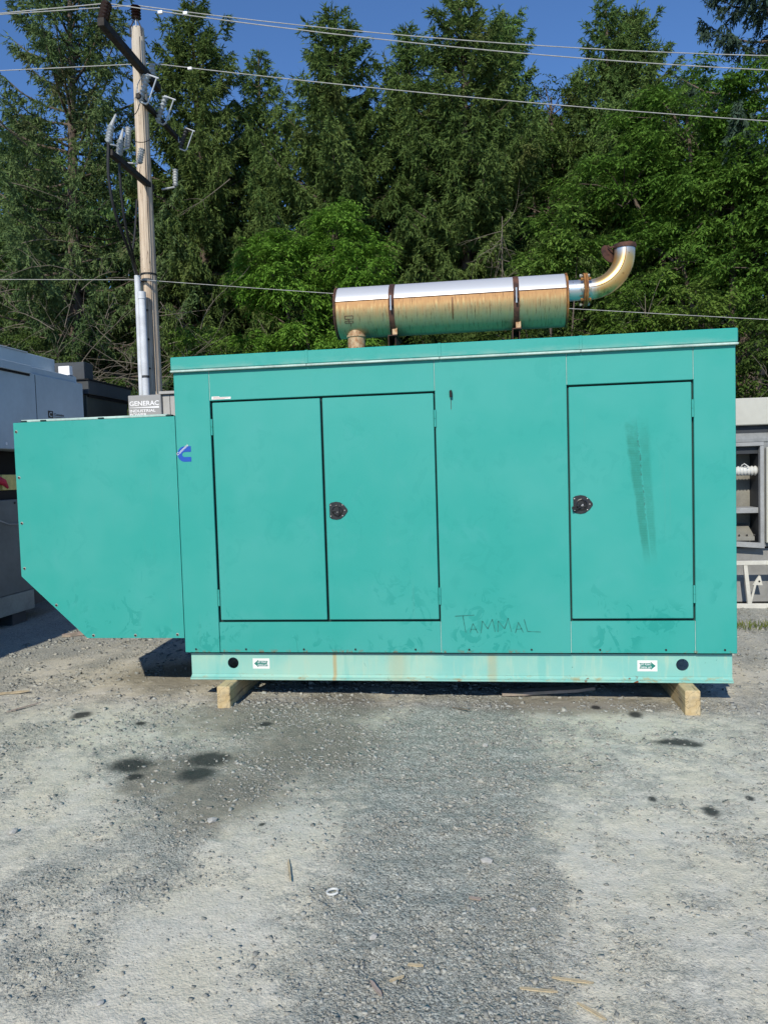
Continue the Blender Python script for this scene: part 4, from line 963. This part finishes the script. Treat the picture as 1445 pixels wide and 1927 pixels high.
wire('telephone_cable', line((-16, 7.8, 5.75), (-3.78, 7.8, 4.906), (6.36, 7.8, 3.656), 0.03), 0.0050, 'thin pale cable low on the pole, passing behind the muffler')

# ------------------------------------------------------------------ trees
def unit(v): return v/np.maximum(np.linalg.norm(v, axis=-1, keepdims=True), 1e-9)
def kites(base, d, side, L, W, bend=0.0):
    """leaf-sized kites: base, left, tip, right"""
    mid = base + d*(L*0.42)[:, None]
    tip = base + d*L[:, None]; tip[:, 2] -= bend*L
    return np.stack([base, mid-side*(W*0.5)[:, None], tip, mid+side*(W*0.5)[:, None]], 1).reshape(-1, 3)

def tube_arr(P, R, n):
    """P (k,3), R (k,) -> verts, quads"""
    k = len(P); T = unit(np.gradient(P, axis=0)); a = np.array([1.0, 0, 0]) if abs(T[0][2]) > 0.8 else np.array([0, 0, 1.0])
    U = unit(np.cross(T, a)); W = np.cross(T, U); an = np.arange(n)*2*PI/n
    V = P[:, None]+R[:, None, None]*(U[:, None]*np.cos(an)[None, :, None]+W[:, None]*np.sin(an)[None, :, None])
    i = np.arange(k*n).reshape(k, n); j = np.roll(i, -1, 1)
    return V.reshape(-1, 3), np.stack([i[:-1], j[:-1], j[1:], i[1:]], -1).reshape(-1, 4)
class Wood:
    def __init__(s): s.V = []; s.F = []; s.o = 0
    def add(s, P, R, n=5):
        v, f = tube_arr(np.asarray(P, float), np.asarray(R, float), n); s.V.append(v); s.F.append(f+s.o); s.o += len(v)
    def mesh(s, name, mat): return indexed_mesh(name, np.concatenate(s.V), np.concatenate(s.F), mat, True)

def spruce(name, seed, h, R, gap=0.30, nbr=6, bl_gap=0.16, tw_gap=0.085, hang=1.0, mat='spruce_needles', skip=0.0, expo=0.62, z0=0.03):
    r = np.random.default_rng(seed); wood = Wood()
    zt = np.linspace(0, h, 14); wob = np.cumsum(r.normal(0, 0.03, (14, 2)), 0)
    TP = np.concatenate([wob*np.linspace(0, 1, 14)[:, None], zt[:, None]], 1)
    wood.add(TP, 0.02+0.20*(1-zt/h)**0.9, 10)
    B0 = []; AZ = []; LL = []; ZS = []
    z = h*z0
    while z < h*0.99:
        s = z/h; n = max(3, int(nbr*(1-0.35*s)+r.integers(-1, 2))); az0 = r.uniform(0, 2*PI)
        for k in range(n):
            if r.random() < skip: continue
            a = az0+2*PI*k/n+r.normal(0, 0.25)
            L = (R*(1-s)**expo)*(0.50+0.70*r.random()) + 0.10
            L *= min(1.0, (1-s)/0.10)**0.35
            if s > 0.12 and r.random() < 0.10: L *= 1.22
            B0.append((np.interp(z, zt, TP[:, 0]), np.interp(z, zt, TP[:, 1]), z+r.normal(0, 0.05))); AZ.append(a); LL.append(L); ZS.append(s)
        z += gap*(0.7+0.6*r.random())*(1-0.45*s)
    B0 = np.array(B0); AZ = np.array(AZ); LL = np.array(LL); ZS = np.array(ZS); nb = len(LL)
    dirs = np.stack([np.cos(AZ), np.sin(AZ), np.zeros(nb)], -1)
    rise = -0.22+0.95*ZS**1.3+r.normal(0, 0.08, nb); sag = 0.30*(1-ZS*0.8)
    def bpos(i, t):
        L = LL[i]; zz = L*(rise[i]*t - sag[i]*np.sin(PI*np.minimum(t, 1)*0.9)*0.55 + 0.26*t**3)
        return B0[i]+dirs[i]*(L*t)[:, None]+np.stack([0*zz, 0*zz, zz], -1)
    for i in range(nb):
        ii = np.full(4, i); t = np.array([0, 0.35, 0.65, 0.9]); wood.add(bpos(ii, t), (0.012+0.016*LL[i])*np.array([1, 0.7, 0.45, 0.15]), 3)
    # branchlets
    cnt = np.maximum(5, (LL/bl_gap*2).astype(int)); bi = np.repeat(np.arange(nb), cnt); N = len(bi)
    t = r.random(N)**0.68*0.92+0.08
    side = np.where(r.random(N) < 0.5, -1, 1); an = AZ[bi]+side*r.uniform(0.45, 1.15, N)
    bl = (0.06+0.27*LL[bi]*(1-t)**0.7*r.uniform(0.4, 1.25, N)); bl = np.minimum(bl, 0.62)
    bd = np.stack([np.cos(an), np.sin(an), -0.22+0.5*(ZS[bi]**2)+r.normal(0, 0.12, N)], -1); bd = unit(bd); bp = bpos(bi, t)
    # hanging twigs
    c2 = np.maximum(2, (bl/tw_gap).astype(int)+1); ti = np.repeat(np.arange(N), c2); K = len(ti)
    u = r.random(K); sz = ZS[bi][ti]
    P = bp[ti]+bd[ti]*(bl[ti]*u)[:, None]; P[:, 2] -= 0.30*bl[ti]*u*u*(1-sz)
    hw = hang*(1.9-1.6*sz)*r.uniform(0.5, 1.4, K)
    d = unit(bd[ti]*r.uniform(0.15, 0.9, K)[:, None]+np.stack([r.normal(0, .25, K), r.normal(0, .25, K), -hw+0.40*sz], -1))
    Ln = r.uniform(0.12, 0.34, K)*(0.65+0.65*hang*(1-sz))
    # each hanging twig is a string of short needle sprigs
    ns = 6; f = (np.arange(ns)+0.2)/ns; T = (np.repeat(P, ns, 0)+np.repeat(d, ns, 0)*(np.repeat(Ln, ns)*np.tile(f, K))[:, None])
    N2 = len(T); dd = unit(np.repeat(d, ns, 0)*0.75+r.normal(0, 0.42, (N2, 3))); q = unit(r.normal(0, 1, (N2, 3))); sd = unit(np.cross(dd, q))
    l2 = r.uniform(0.055, 0.125, N2)*1.15; w2 = r.uniform(0.026, 0.046, N2)*0.5
    V = np.stack([T-sd*w2[:, None], T+sd*w2[:, None], T+dd*l2[:, None]], 1).reshape(-1, 3)
    # sprigs along the branch itself
    c3 = np.maximum(8, (LL/0.020).astype(int)); si = np.repeat(np.arange(nb), c3); M_ = len(si); t3 = r.random(M_)*0.96+0.06
    P3 = bpos(si, t3); a3 = AZ[si]+r.normal(0, 0.8, M_); d3 = unit(np.stack([np.cos(a3), np.sin(a3), r.normal(0.10, 0.4, M_)+0.6*ZS[si]], -1))
    sd3 = unit(np.cross(d3, unit(r.normal(0, 1, (M_, 3))))); l3 = r.uniform(0.08, 0.17, M_); w3 = r.uniform(0.024, 0.042, M_)*0.5
    V = np.concatenate([V, np.stack([P3-sd3*w3[:, None], P3+sd3*w3[:, None], P3+d3*l3[:, None]], 1).reshape(-1, 3)])
    return quads_mesh(name+'_crown', V, 3, mat), wood.mesh(name+'_trunk', 'spruce_bark')

def broadleaf(name, seed, lobes, base, ncl, per, leafl=0.085, rach=0.30, nlf=5, mat='ash_leaves', trunk_r=0.12, cr=0.42, wmat='spruce_bark', width=0.36):
    """lobes: ellipsoids (cx,cy,cz,rx,ry,rz) that the clumps of compound leaves fill; base: foot of the trunk"""
    r = np.random.default_rng(seed); wood = Wood(); Lb = np.array(lobes, float)
    vol = (Lb[:, 3]*Lb[:, 4]*Lb[:, 5])**0.8; pick = r.choice(len(Lb), ncl, p=vol/vol.sum())
    g = unit(r.normal(0, 1, (ncl, 3))); rad = r.random(ncl)**0.38
    C = Lb[pick, :3]+g*rad[:, None]*Lb[pick, 3:]
    base = np.array(base, float)
    for k, lo in enumerate(Lb):       # trunk fork to each lobe
        p0 = base+np.array([r.normal(0, 0.05), r.normal(0, 0.05), -0.1]); p3 = lo[:3]+np.array([0, 0, lo[5]*0.3])
        t = np.linspace(0, 1, 9)[:, None]; mid = (p0+p3)/2+np.array([(p0-p3)[0]*0.3, 0, 0.0])+r.normal(0, 0.15, 3)
        P = (1-t)**2*p0+2*t*(1-t)*mid+t*t*p3
        wood.add(P, trunk_r*np.linspace(1, 0.14, 9), 7)
    for i in range(0, ncl, 3):
        lo = Lb[pick[i]]; s = lo[:3]+np.array([0, 0, -lo[5]*0.35])*(1-r.random()*0.9); t = np.linspace(0, 1, 5)[:, None]; e = C[i]
        P = s+(e-s)*t; P[:, 2] += 0.18*np.sin(PI*t[:, 0])*np.linalg.norm(e-s)*0.5
        wood.add(P, np.linspace(min(0.02, trunk_r*0.15), 0.004, 5), 4)
    K = ncl*per; ci = np.repeat(np.arange(ncl), per)
    out = unit((C[ci]-Lb[pick[ci], :3])/Lb[pick[ci], 3:]); dv = unit(r.normal(0, 0.75, (K, 3))+out*0.7+np.array([0, 0, 0.35]))
    st = C[ci]+unit(r.normal(0, 1, (K, 3)))*(r.random(K)**0.5*cr*0.75*r.uniform(0.6, 1.1, ncl)[ci])[:, None]*np.array([1, 1, 0.62])
    hz = unit(np.stack([dv[:, 0], dv[:, 1], dv[:, 2]*0.35], -1)); RL = rach*r.uniform(0.6, 1.25, K)
    sidev = unit(np.cross(hz, np.array([0, 0, 1.0])+r.normal(0, 0.25, (K, 3)))); Vs = []
    for j in range(nlf):
        f = (j+0.6)/nlf; P = st+hz*(RL*f)[:, None]; P[:, 2] -= 0.55*RL*f*f
        for sgn in (-1, 1):
            d = unit(hz*0.55+sidev*sgn*0.8+np.array([0, 0, -0.45])+r.normal(0, 0.22, (K, 3)))
            w = unit(np.cross(d, np.array([0, 0, 1.0])+r.normal(0, 0.45, (K, 3))))
            Ln = leafl*r.uniform(0.7, 1.25, K)*(1-0.25*abs(f-0.5)); Vs.append(kites(P, d, w, Ln, Ln*width, 0.15))
    d = unit(hz+np.array([0, 0, -0.7])+r.normal(0, 0.2, (K, 3))); P = st+hz*RL[:, None]; P[:, 2] -= 0.55*RL
    w = unit(np.cross(d, np.array([0, 0, 1.0])+r.normal(0, 0.4, (K, 3)))); Vs.append(kites(P, d, w, leafl*1.1*np.ones(K), leafl*width*np.ones(K), 0.1))
    return quads_mesh(name+'_crown', np.concatenate(Vs), 4, mat), wood.mesh(name+'_trunk', wmat)

def plant(name, meshes, label, cat, loc=(0, 0, 0), rot=0.0, sc=(1, 1, 1), group=None, parts=('crown', 'trunk')):
    o = thing(name, label, cat, loc, rot, group); o.scale = sc
    for nm, me in zip(parts, meshes): link(nm, me, o)
    return o

SA = spruce('spruce_a', 101, 13.0, 3.0, 0.36, 7, 0.066, 0.064, 1.5, expo=0.66)
SB = spruce('spruce_b', 102, 13.0, 2.8, 0.36, 7, 0.066, 0.064, 1.3, expo=0.66)
SC = spruce('spruce_c', 103, 13.0, 2.6, 0.34, 7, 0.066, 0.066, 1.6, expo=0.66)
SS = spruce('spruce_sparse', 104, 14.5, 3.6, 0.42, 6, 0.11, 0.085, 1.1, 'spruce_needles_sparse', 0.10, 0.60)
SD = spruce('spruce_blue', 105, 13.0, 3.8, 0.75, 5, 0.075, 0.065, 2.0, 'spruce_blue', 0.05, 0.6)
GRP = 'row of spruces behind the yard'
def sp(me, h0, X, Y, h, lab, rot, w=1.0):
    w *= 1.12; plant('spruce_tree', me, lab, 'tree', (X, Y, 0), rot, (w, w, h/h0), GRP)
sp(SS, 14.5, -8.3, 13.6, 15.2, 'sparse see-through spruce filling the upper left corner, sky showing between its branches', 0.4)
sp(SB, 13.0, -5.07, 14.5, 13.75, 'dark spruce just right of the utility pole, its tip at the top edge', 1.2, 0.92)
sp(SC, 13.0, -4.0, 16.0, 13.1, 'short spruce in the dip of the treeline right of the pole', 2.2, 0.8)
sp(SA, 13.0, -1.42, 14.5, 13.15, 'broad spruce with a ragged brown-tinged top above the left end of the muffler', 0.0, 1.0)
sp(SC, 13.0, 0.25, 16.0, 13.25, 'lower spruce between two taller ones above the middle of the muffler', 0.7, 0.95)
sp(SB, 13.0, 1.62, 14.5, 13.05, 'tall pointed spruce above the centre of the muffler', 3.4, 1.0)
sp(SA, 13.0, 2.6, 16.0, 13.5, 'spruce close on the right of the tall pointed one, slightly lower tip', 4.1, 0.85)
sp(SC, 13.0, 5.25, 15.0, 12.95, 'left one of the twin-topped spruces above the exhaust elbow', 5.0, 0.82)
sp(SB, 13.0, 5.98, 15.3, 12.75, 'right one of the twin-topped spruces above the exhaust elbow', 2.0, 0.82)
sp(SD, 13.0, 8.9, 14.4, 15.2, 'blue-green spruce with long drooping boughs reaching in at the upper right corner', 0.9, 1.05)
for X, Y, h, me, rot, lab in ((-6.6, 18.5, 12.4, SA, 0.3, 'dark spruce in the second row seen behind the utility pole'), (-11.5, 17.0, 12.6, SB, 1.0, 'spruce in the second row at the left edge of the picture'),
        (-2.6, 19.5, 13.6, SC, 2.0, 'second-row spruce in the gap right of the short spruce'), (0.6, 20.5, 13.4, SA, 3.0, 'second-row spruce behind the lower middle spruce'),
        (4.0, 19.5, 12.2, SB, 4.0, 'second-row spruce behind the dip left of the twin spruces'), (8.4, 19.0, 13.0, SC, 5.0, 'second-row spruce behind the broad leafy tree at right'), (12.0, 17.0, 13.5, SA, 1.5, 'second-row spruce at the right edge of the picture')):
    sp(me, 13.0, X, Y, h, lab, rot, 1.15)

# the wood that goes on behind the front rows, one dark mass
r = np.random.default_rng(606); K = 52000
P = np.stack([r.uniform(-24, 22, K), r.uniform(21, 25, K), np.zeros(K)], -1)
top = 10.2+2.2*np.abs(np.sin(P[:, 0]*0.9+1.0))+1.2*np.sin(P[:, 0]*0.37)
P[:, 2] = r.random(K)**0.8*top
d = unit(np.stack([r.normal(0, .5, K), r.normal(-.3, .4, K), -1.2*np.ones(K)], -1)); q = r.uniform(0, 6.28, K)
sd = unit(np.cross(d, np.stack([np.cos(q), np.sin(q), 0.2*np.ones(K)], -1)))
kind(link('forest', quads_mesh('forest', kites(P, d, sd, r.uniform(0.3, 0.8, K), r.uniform(0.10, 0.24, K), 0.1), 4, 'spruce_needles')), 'stuff', 'dark wood closing the gaps far behind the spruces')
A_ = broadleaf('ash_a', 201, [(-1.15, 11.6, 6.55, 0.75, 0.6, 0.75), (-2.30, 11.0, 5.75, 0.80, 0.7, 0.75), (-0.55, 11.0, 5.55, 0.70, 0.6, 0.75), (-1.75, 11.0, 4.75, 0.75, 0.6, 0.60), (-0.75, 11.0, 4.35, 0.75, 0.6, 0.60), (-2.75, 10.8, 4.05, 0.75, 0.6, 0.60)], (-1.6, 11.6, 0), 105, 30, 0.10, 0.34, 5, 'ash_leaves', 0.10, 0.40)
plant('ash_tree', A_, 'bright green young ash tree left of the muffler in front of the spruces', 'tree')
B_ = broadleaf('maple_b', 202, [(6.5, 13.0, 8.9, 1.7, 1.3, 1.2), (8.3, 12.6, 8.9, 1.5, 1.3, 1.1), (5.2, 13.2, 7.6, 1.3, 1.1, 1.0), (7.2, 12.2, 7.0, 1.6, 1.2, 1.2), (8.8, 12.0, 7.2, 1.4, 1.2, 1.4), (6.1, 12.3, 5.9, 1.4, 1.0, 0.9), (7.9, 11.6, 5.2, 1.5, 1.0, 0.9), (9.6, 12.4, 8.6, 1.3, 1.2, 1.2)], (7.4, 13.2, 0), 300, 26, 0.115, 0.36, 5, 'maple_leaves', 0.20, 0.52)
plant('ash_tree', B_, 'large spreading green leafy tree filling the right side of the picture', 'tree')
C_ = broadleaf('ash_c', 203, [(3.55, 11.4, 6.3, 0.55, 0.5, 0.5), (3.95, 11.3, 5.8, 0.5, 0.5, 0.5), (3.2, 11.3, 5.7, 0.45, 0.4, 0.5)], (3.6, 11.5, 0), 46, 13, 0.11, 0.32, 5, 'shrub_leaves', 0.05, 0.35)
plant('ash_tree', C_, 'slender light green sapling behind the right end of the muffler', 'tree')
E_ = broadleaf('ash_e', 204, [(3.85, 15.4, 10.6, 1.0, 0.9, 0.9), (3.2, 15.2, 9.4, 1.2, 0.9, 0.9), (4.5, 15.3, 9.2, 1.0, 0.9, 0.9), (3.7, 15.0, 8.0, 1.3, 0.9, 0.8)], (3.8, 15.5, 0), 130, 14, 0.10, 0.34, 5, 'ivy_leaves', 0.14, 0.5)
plant('ash_tree', E_, 'dull green leafy tree in the dip between the tall spruces right of centre', 'tree')
def shrub(seed, lobes, base, n, per, lab, mat='shrub_leaves', leafl=0.075):
    plant('shrub', broadleaf('shrub_%d' % seed, seed, lobes, base, n, per, leafl, 0.20, 4, mat, 0.035, 0.32, 'dead_twigs', 0.45), lab, 'shrub', group='shrubs along the foot of the wood', parts=('foliage', 'stem'))
shrub(301, [(4.9, 9.6, 4.3, 0.75, 0.6, 0.9), (5.8, 9.5, 4.0, 0.8, 0.6, 0.7), (4.3, 9.7, 3.8, 0.6, 0.5, 0.6), (5.1, 9.3, 3.1, 1.3, 0.6, 0.8)], (5.0, 9.7, 0), 120, 16, 'dense pale green shrub right behind the exhaust elbow')
shrub(302, [(-3.35, 9.4, 3.9, 0.5, 0.5, 0.7), (-2.9, 9.4, 3.4, 0.6, 0.5, 0.7)], (-3.2, 9.5, 0), 46, 15, 'bright green shrub in the corner between pole and teal roof')
shrub(303, [(6.9, 8.8, 3.3, 0.7, 0.6, 0.9), (7.5, 9.0, 4.2, 0.8, 0.6, 0.9), (6.5, 9.3, 2.6, 0.7, 0.6, 0.8)], (7.0, 9.0, 0), 90, 15, 'dark ivy-leaved shrub above the pale generator at far right', 'ivy_leaves')
shrub(304, [(1.0, 10.3, 3.6, 1.3, 0.5, 0.8), (2.9, 10.3, 3.7, 1.2, 0.5, 0.8), (-0.6, 10.0, 3.4, 0.9, 0.5, 0.7)], (1.2, 10.4, 0), 110, 14, 'low dark shrub behind the muffler above the teal roof', 'ivy_leaves')
shrub(305, [(-6.6, 10.0, 3.4, 1.2, 0.5, 0.8), (-8.2, 10.5, 3.8, 1.2, 0.6, 1.0)], (-7.0, 10.2, 0), 60, 13, 'dark undergrowth shrub above the white generator roof', 'ivy_leaves')

# dead branches and twigs
def dead(seed, origin, n, length, spread, upw, rad, mat, label, name='dead_brush', subs=4, stem=False):
    r = np.random.default_rng(seed); w = Wood(); o = np.array(origin, float)
    if stem: w.add(o+np.array([0.02, 0, 1.0])*np.linspace(-0.75, 0.75, 6)[:, None], rad*np.linspace(2.0, 1.0, 6), 5)
    for i in range(n):
        p0 = o+np.array([r.normal(0, spread[0]), r.normal(0, spread[1]), abs(r.normal(0, spread[2]))])
        if stem: p0 = o+np.array([0.02, 0, 1.0])*(i/n-0.5)*1.4
        d = unit(np.array([r.normal(0, 1), r.normal(0, 0.5), upw+r.normal(0, 0.5)])); L = length*r.uniform(0.5, 1.2)
        t = np.linspace(0, 1, 6)[:, None]; bend = r.normal(0, 0.35, 3)-np.array([0, 0, 0.25])
        P = p0+d*L*t+bend*L*t*t; w.add(P, rad*np.linspace(1, 0.25, 6), 4)
        for k in range(subs):
            f = r.uniform(0.25, 0.95); q = p0+d*L*f+bend*L*f*f; d2 = unit(d+r.normal(0, 0.7, 3)); l2 = L*r.uniform(0.15, 0.4)
            t2 = np.linspace(0, 1, 4)[:, None]; w.add(q+d2*l2*t2+r.normal(0, 0.25, 3)*l2*t2*t2, rad*0.5*np.linspace(1, 0.3, 4), 3)
    o_ = link(name, w.mesh(name, mat))
    return tag(o_, label, 'dead branch') if stem else kind(o_, 'stuff', label)
dead(401, (-5.1, 9.2, 3.0), 46, 1.5, (0.75, 0.4, 0.9), 0.35, 0.010, 'dead_twigs', 'tangle of bare grey twigs left of the pole conduits')
dead(402, (-3.5, 8.6, 2.6), 16, 1.1, (0.25, 0.25, 0.7), 0.6, 0.008, 'dead_twigs', 'bare vine twigs climbing the foot of the utility pole')
dead(403, (2.45, 12.2, 6.2), 16, 0.95, (0.15, 0.1, 0.5), 0.1, 0.009, 'dead_twigs', 'bare grey broken branch hanging in the spruces above the muffler', 'broken_branch', 5, True)
dead(404, (1.6, 9.6, 2.5), 22, 1.0, (0.9, 0.2, 0.4), 0.9, 0.010, 'dead_wood', 'bare pale twigs poking up between muffler and roof')
dead(405, (-7.8, 12.3, 4.0), 60, 1.5, (1.6, 0.7, 1.6), 0.0, 0.012, 'dead_twigs', 'bare dry lower branches of the spruces at far left', subs=5)
dead(406, (7.2, 7.6, 2.0), 18, 1.2, (0.5, 0.3, 0.4), 0.9, 0.009, 'dead_twigs', 'bare twigs behind the pale generator hood at far right')

# ------------------------------------------------------------------ small things on the yard
def gz(x, y): return float(gheight(np.array([x]), np.array([y]))[0][0])-0.004
def stick(name, a, b, w, lab, mat='splinter', cat='wood scrap', hh=0.004):
    (ax, ay), (bx, by) = a, b; L = math.hypot(bx-ax, by-ay); r = random.Random(lab); z = max(gz(ax, ay), gz(bx, by), gz((ax+bx)/2, (ay+by)/2))
    mb = MB(); n = 5; pl = []
    for i in range(n+1): pl.append((L*i/n, w*(0.5+r.uniform(-0.12, 0.16))*(0.55 if i in (0, n) else 1)))
    for i in range(n, -1, -1): pl.append((L*i/n+r.uniform(-0.004, 0.004), -w*(0.5+r.uniform(-0.12, 0.16))*(0.4 if i in (0, n) else 1)))
    mb.prism(pl, 0, hh, 'z'); o = mb.build(name, mat); o.location = (ax, ay, z+0.003); o.rotation_euler = (r.uniform(-.1, .1), -0.02, math.atan2(by-ay, bx-ax))
    return tag(o, lab, cat, 'wood scraps on the gravel')
stick('wood_splinter', (1.208, -1.97), (1.258, -2.126), 0.007, 'thin upright-lying wood splinter on the pale dust left of centre')
stick('wood_splinter', (2.145, -2.55), (2.259, -2.567), 0.010, 'upper of two pale wood strips near the bottom edge')
stick('wood_splinter', (2.048, -2.601), (2.152, -2.61), 0.009, 'lower left of two pale wood strips near the bottom edge')
stick('wood_splinter', (1.624, -2.613), (1.663, -2.672), 0.011, 'short grey wood piece pointing at the bottom edge', 'old_plank')
stick('wood_splinter', (1.677, -2.601), (1.716, -2.577), 0.009, 'small frayed wood chip beside the short grey wood piece')
stick('wood_splinter', (1.895, -2.146), (1.939, -2.156), 0.012, 'small weathered wood chip on the dark gravel band', 'old_plank')
stick('wood_splinter', (2.201, -2.648), (2.27, -2.708), 0.008, 'half-buried pale wood sliver lowest in the picture')
stick('wood_splinter', (1.723, -2.526), (1.77, -2.529), 0.009, 'tiny straw-coloured sliver above the frayed wood chip')
stick('plank', (2.06, 0.19), (2.66, 0.30), 0.07, 'brown board lying in the shadow edge under the teal skid', 'old_plank', 'plank', 0.02)
stick('wood_splinter', (-1.46, 0.06), (-1.22, 0.14), 0.035, 'pale wood strip at the far left edge of the gravel')
stick('wood_splinter', (-1.09, -0.30), (-0.974, -0.106), 0.014, 'dark thin stick near the far left edge', 'old_plank')
stick('wood_splinter', (1.745, -0.09), (1.861, -0.157), 0.012, 'dark thin twig lying just in front of the skid shadow', 'dead_twigs')
stick('plank', (-2.05, 1.95), (-1.75, 2.15), 0.09, 'short board in the shadow of the white generator', 'old_plank', 'plank', 0.02)
def stone(x, y, s, lab, seed, mat='pale_stone'):
    r = random.Random(seed); b = bmesh.new(); bmesh.ops.create_icosphere(b, subdivisions=1, radius=1)
    ax = Vector((r.uniform(.8, 1.2), r.uniform(.6, .9), r.uniform(.4, .6)))
    for v in b.verts: v.co = Vector((v.co.x*ax.x, v.co.y*ax.y, v.co.z*ax.z))*s*(1+r.uniform(-.2, .15))
    bmesh.ops.rotate(b, verts=b.verts, cent=(0, 0, 0), matrix=Matrix.Rotation(r.uniform(0, 6), 3, 'Z'))
    me = bpy.data.meshes.new('stone'); b.to_mesh(me); b.free(); me.materials.append(MAT[mat])
    o = link('stone', me, None, (x, y, gz(x, y)+s*0.25)); tag(o, lab, 'stone', 'larger pale stones on the gravel')
stone(2.11, -2.211, 0.016, 'white stone on the dark gravel band, lower right of centre', 1)
stone(1.956, -1.905, 0.024, 'flat grey stone, largest on the dark gravel band', 2)
stone(1.969, -1.68, 0.015, 'pale stone above the flat grey one on the gravel band', 3)
stone(1.931, -1.181, 0.022, 'grey stone in the middle of the gravel band', 4, 'pebble')
stone(1.951, -0.691, 0.019, 'cream stone on the gravel band nearest the skid', 5)
stone(0.80, -1.692, 0.024, 'pale stone below the dark oil stains', 6)
stone(-0.02, -1.83, 0.026, 'grey stone at the left edge of the picture', 7)
stone(0.878, -2.775, 0.014, 'small white stone near the bottom left', 8)
stone(1.60, -2.40, 0.018, 'grey stone on the left border of the gravel band', 9)
# white plastic ring
rg_ = MB(); ringp = [(1.421+0.020*math.cos(t), -2.172+0.016*math.sin(t), gz(1.421, -2.172)+0.008+0.003*math.sin(t+1)) for t in np.linspace(0.5, 5.9, 18)]
rg_.tube(ringp, 0.0042, 8); o = rg_.build('plastic_ring', 'hose_white', None, True); tag(o, 'broken white plastic ring lying on the pale dust', 'ring')
# weeds at the right
r = np.random.default_rng(77); K = 700
P = np.stack([r.uniform(3.9, 5.6, K), 2.30+r.normal(0, 0.07, K), np.zeros(K)], -1)
P = P[fbm(P[:, 0], P[:, 1], 4.0, 3, 33) > 0.42]; K = len(P)
P[:, 2] = -0.01; d = unit(np.stack([r.normal(0, .35, K), r.normal(0, .35, K), np.ones(K)], -1)); q = r.uniform(0, 6.28, K)
sd = np.stack([np.cos(q), np.sin(q), np.zeros(K)], -1)
kind(link('grass', quads_mesh('grass', kites(P, d, sd, r.uniform(0.04, 0.12, K), r.uniform(0.006, 0.012, K), 0.25), 4, 'grass_blades')), 'stuff', 'thin strip of weeds growing in the gravel at right')
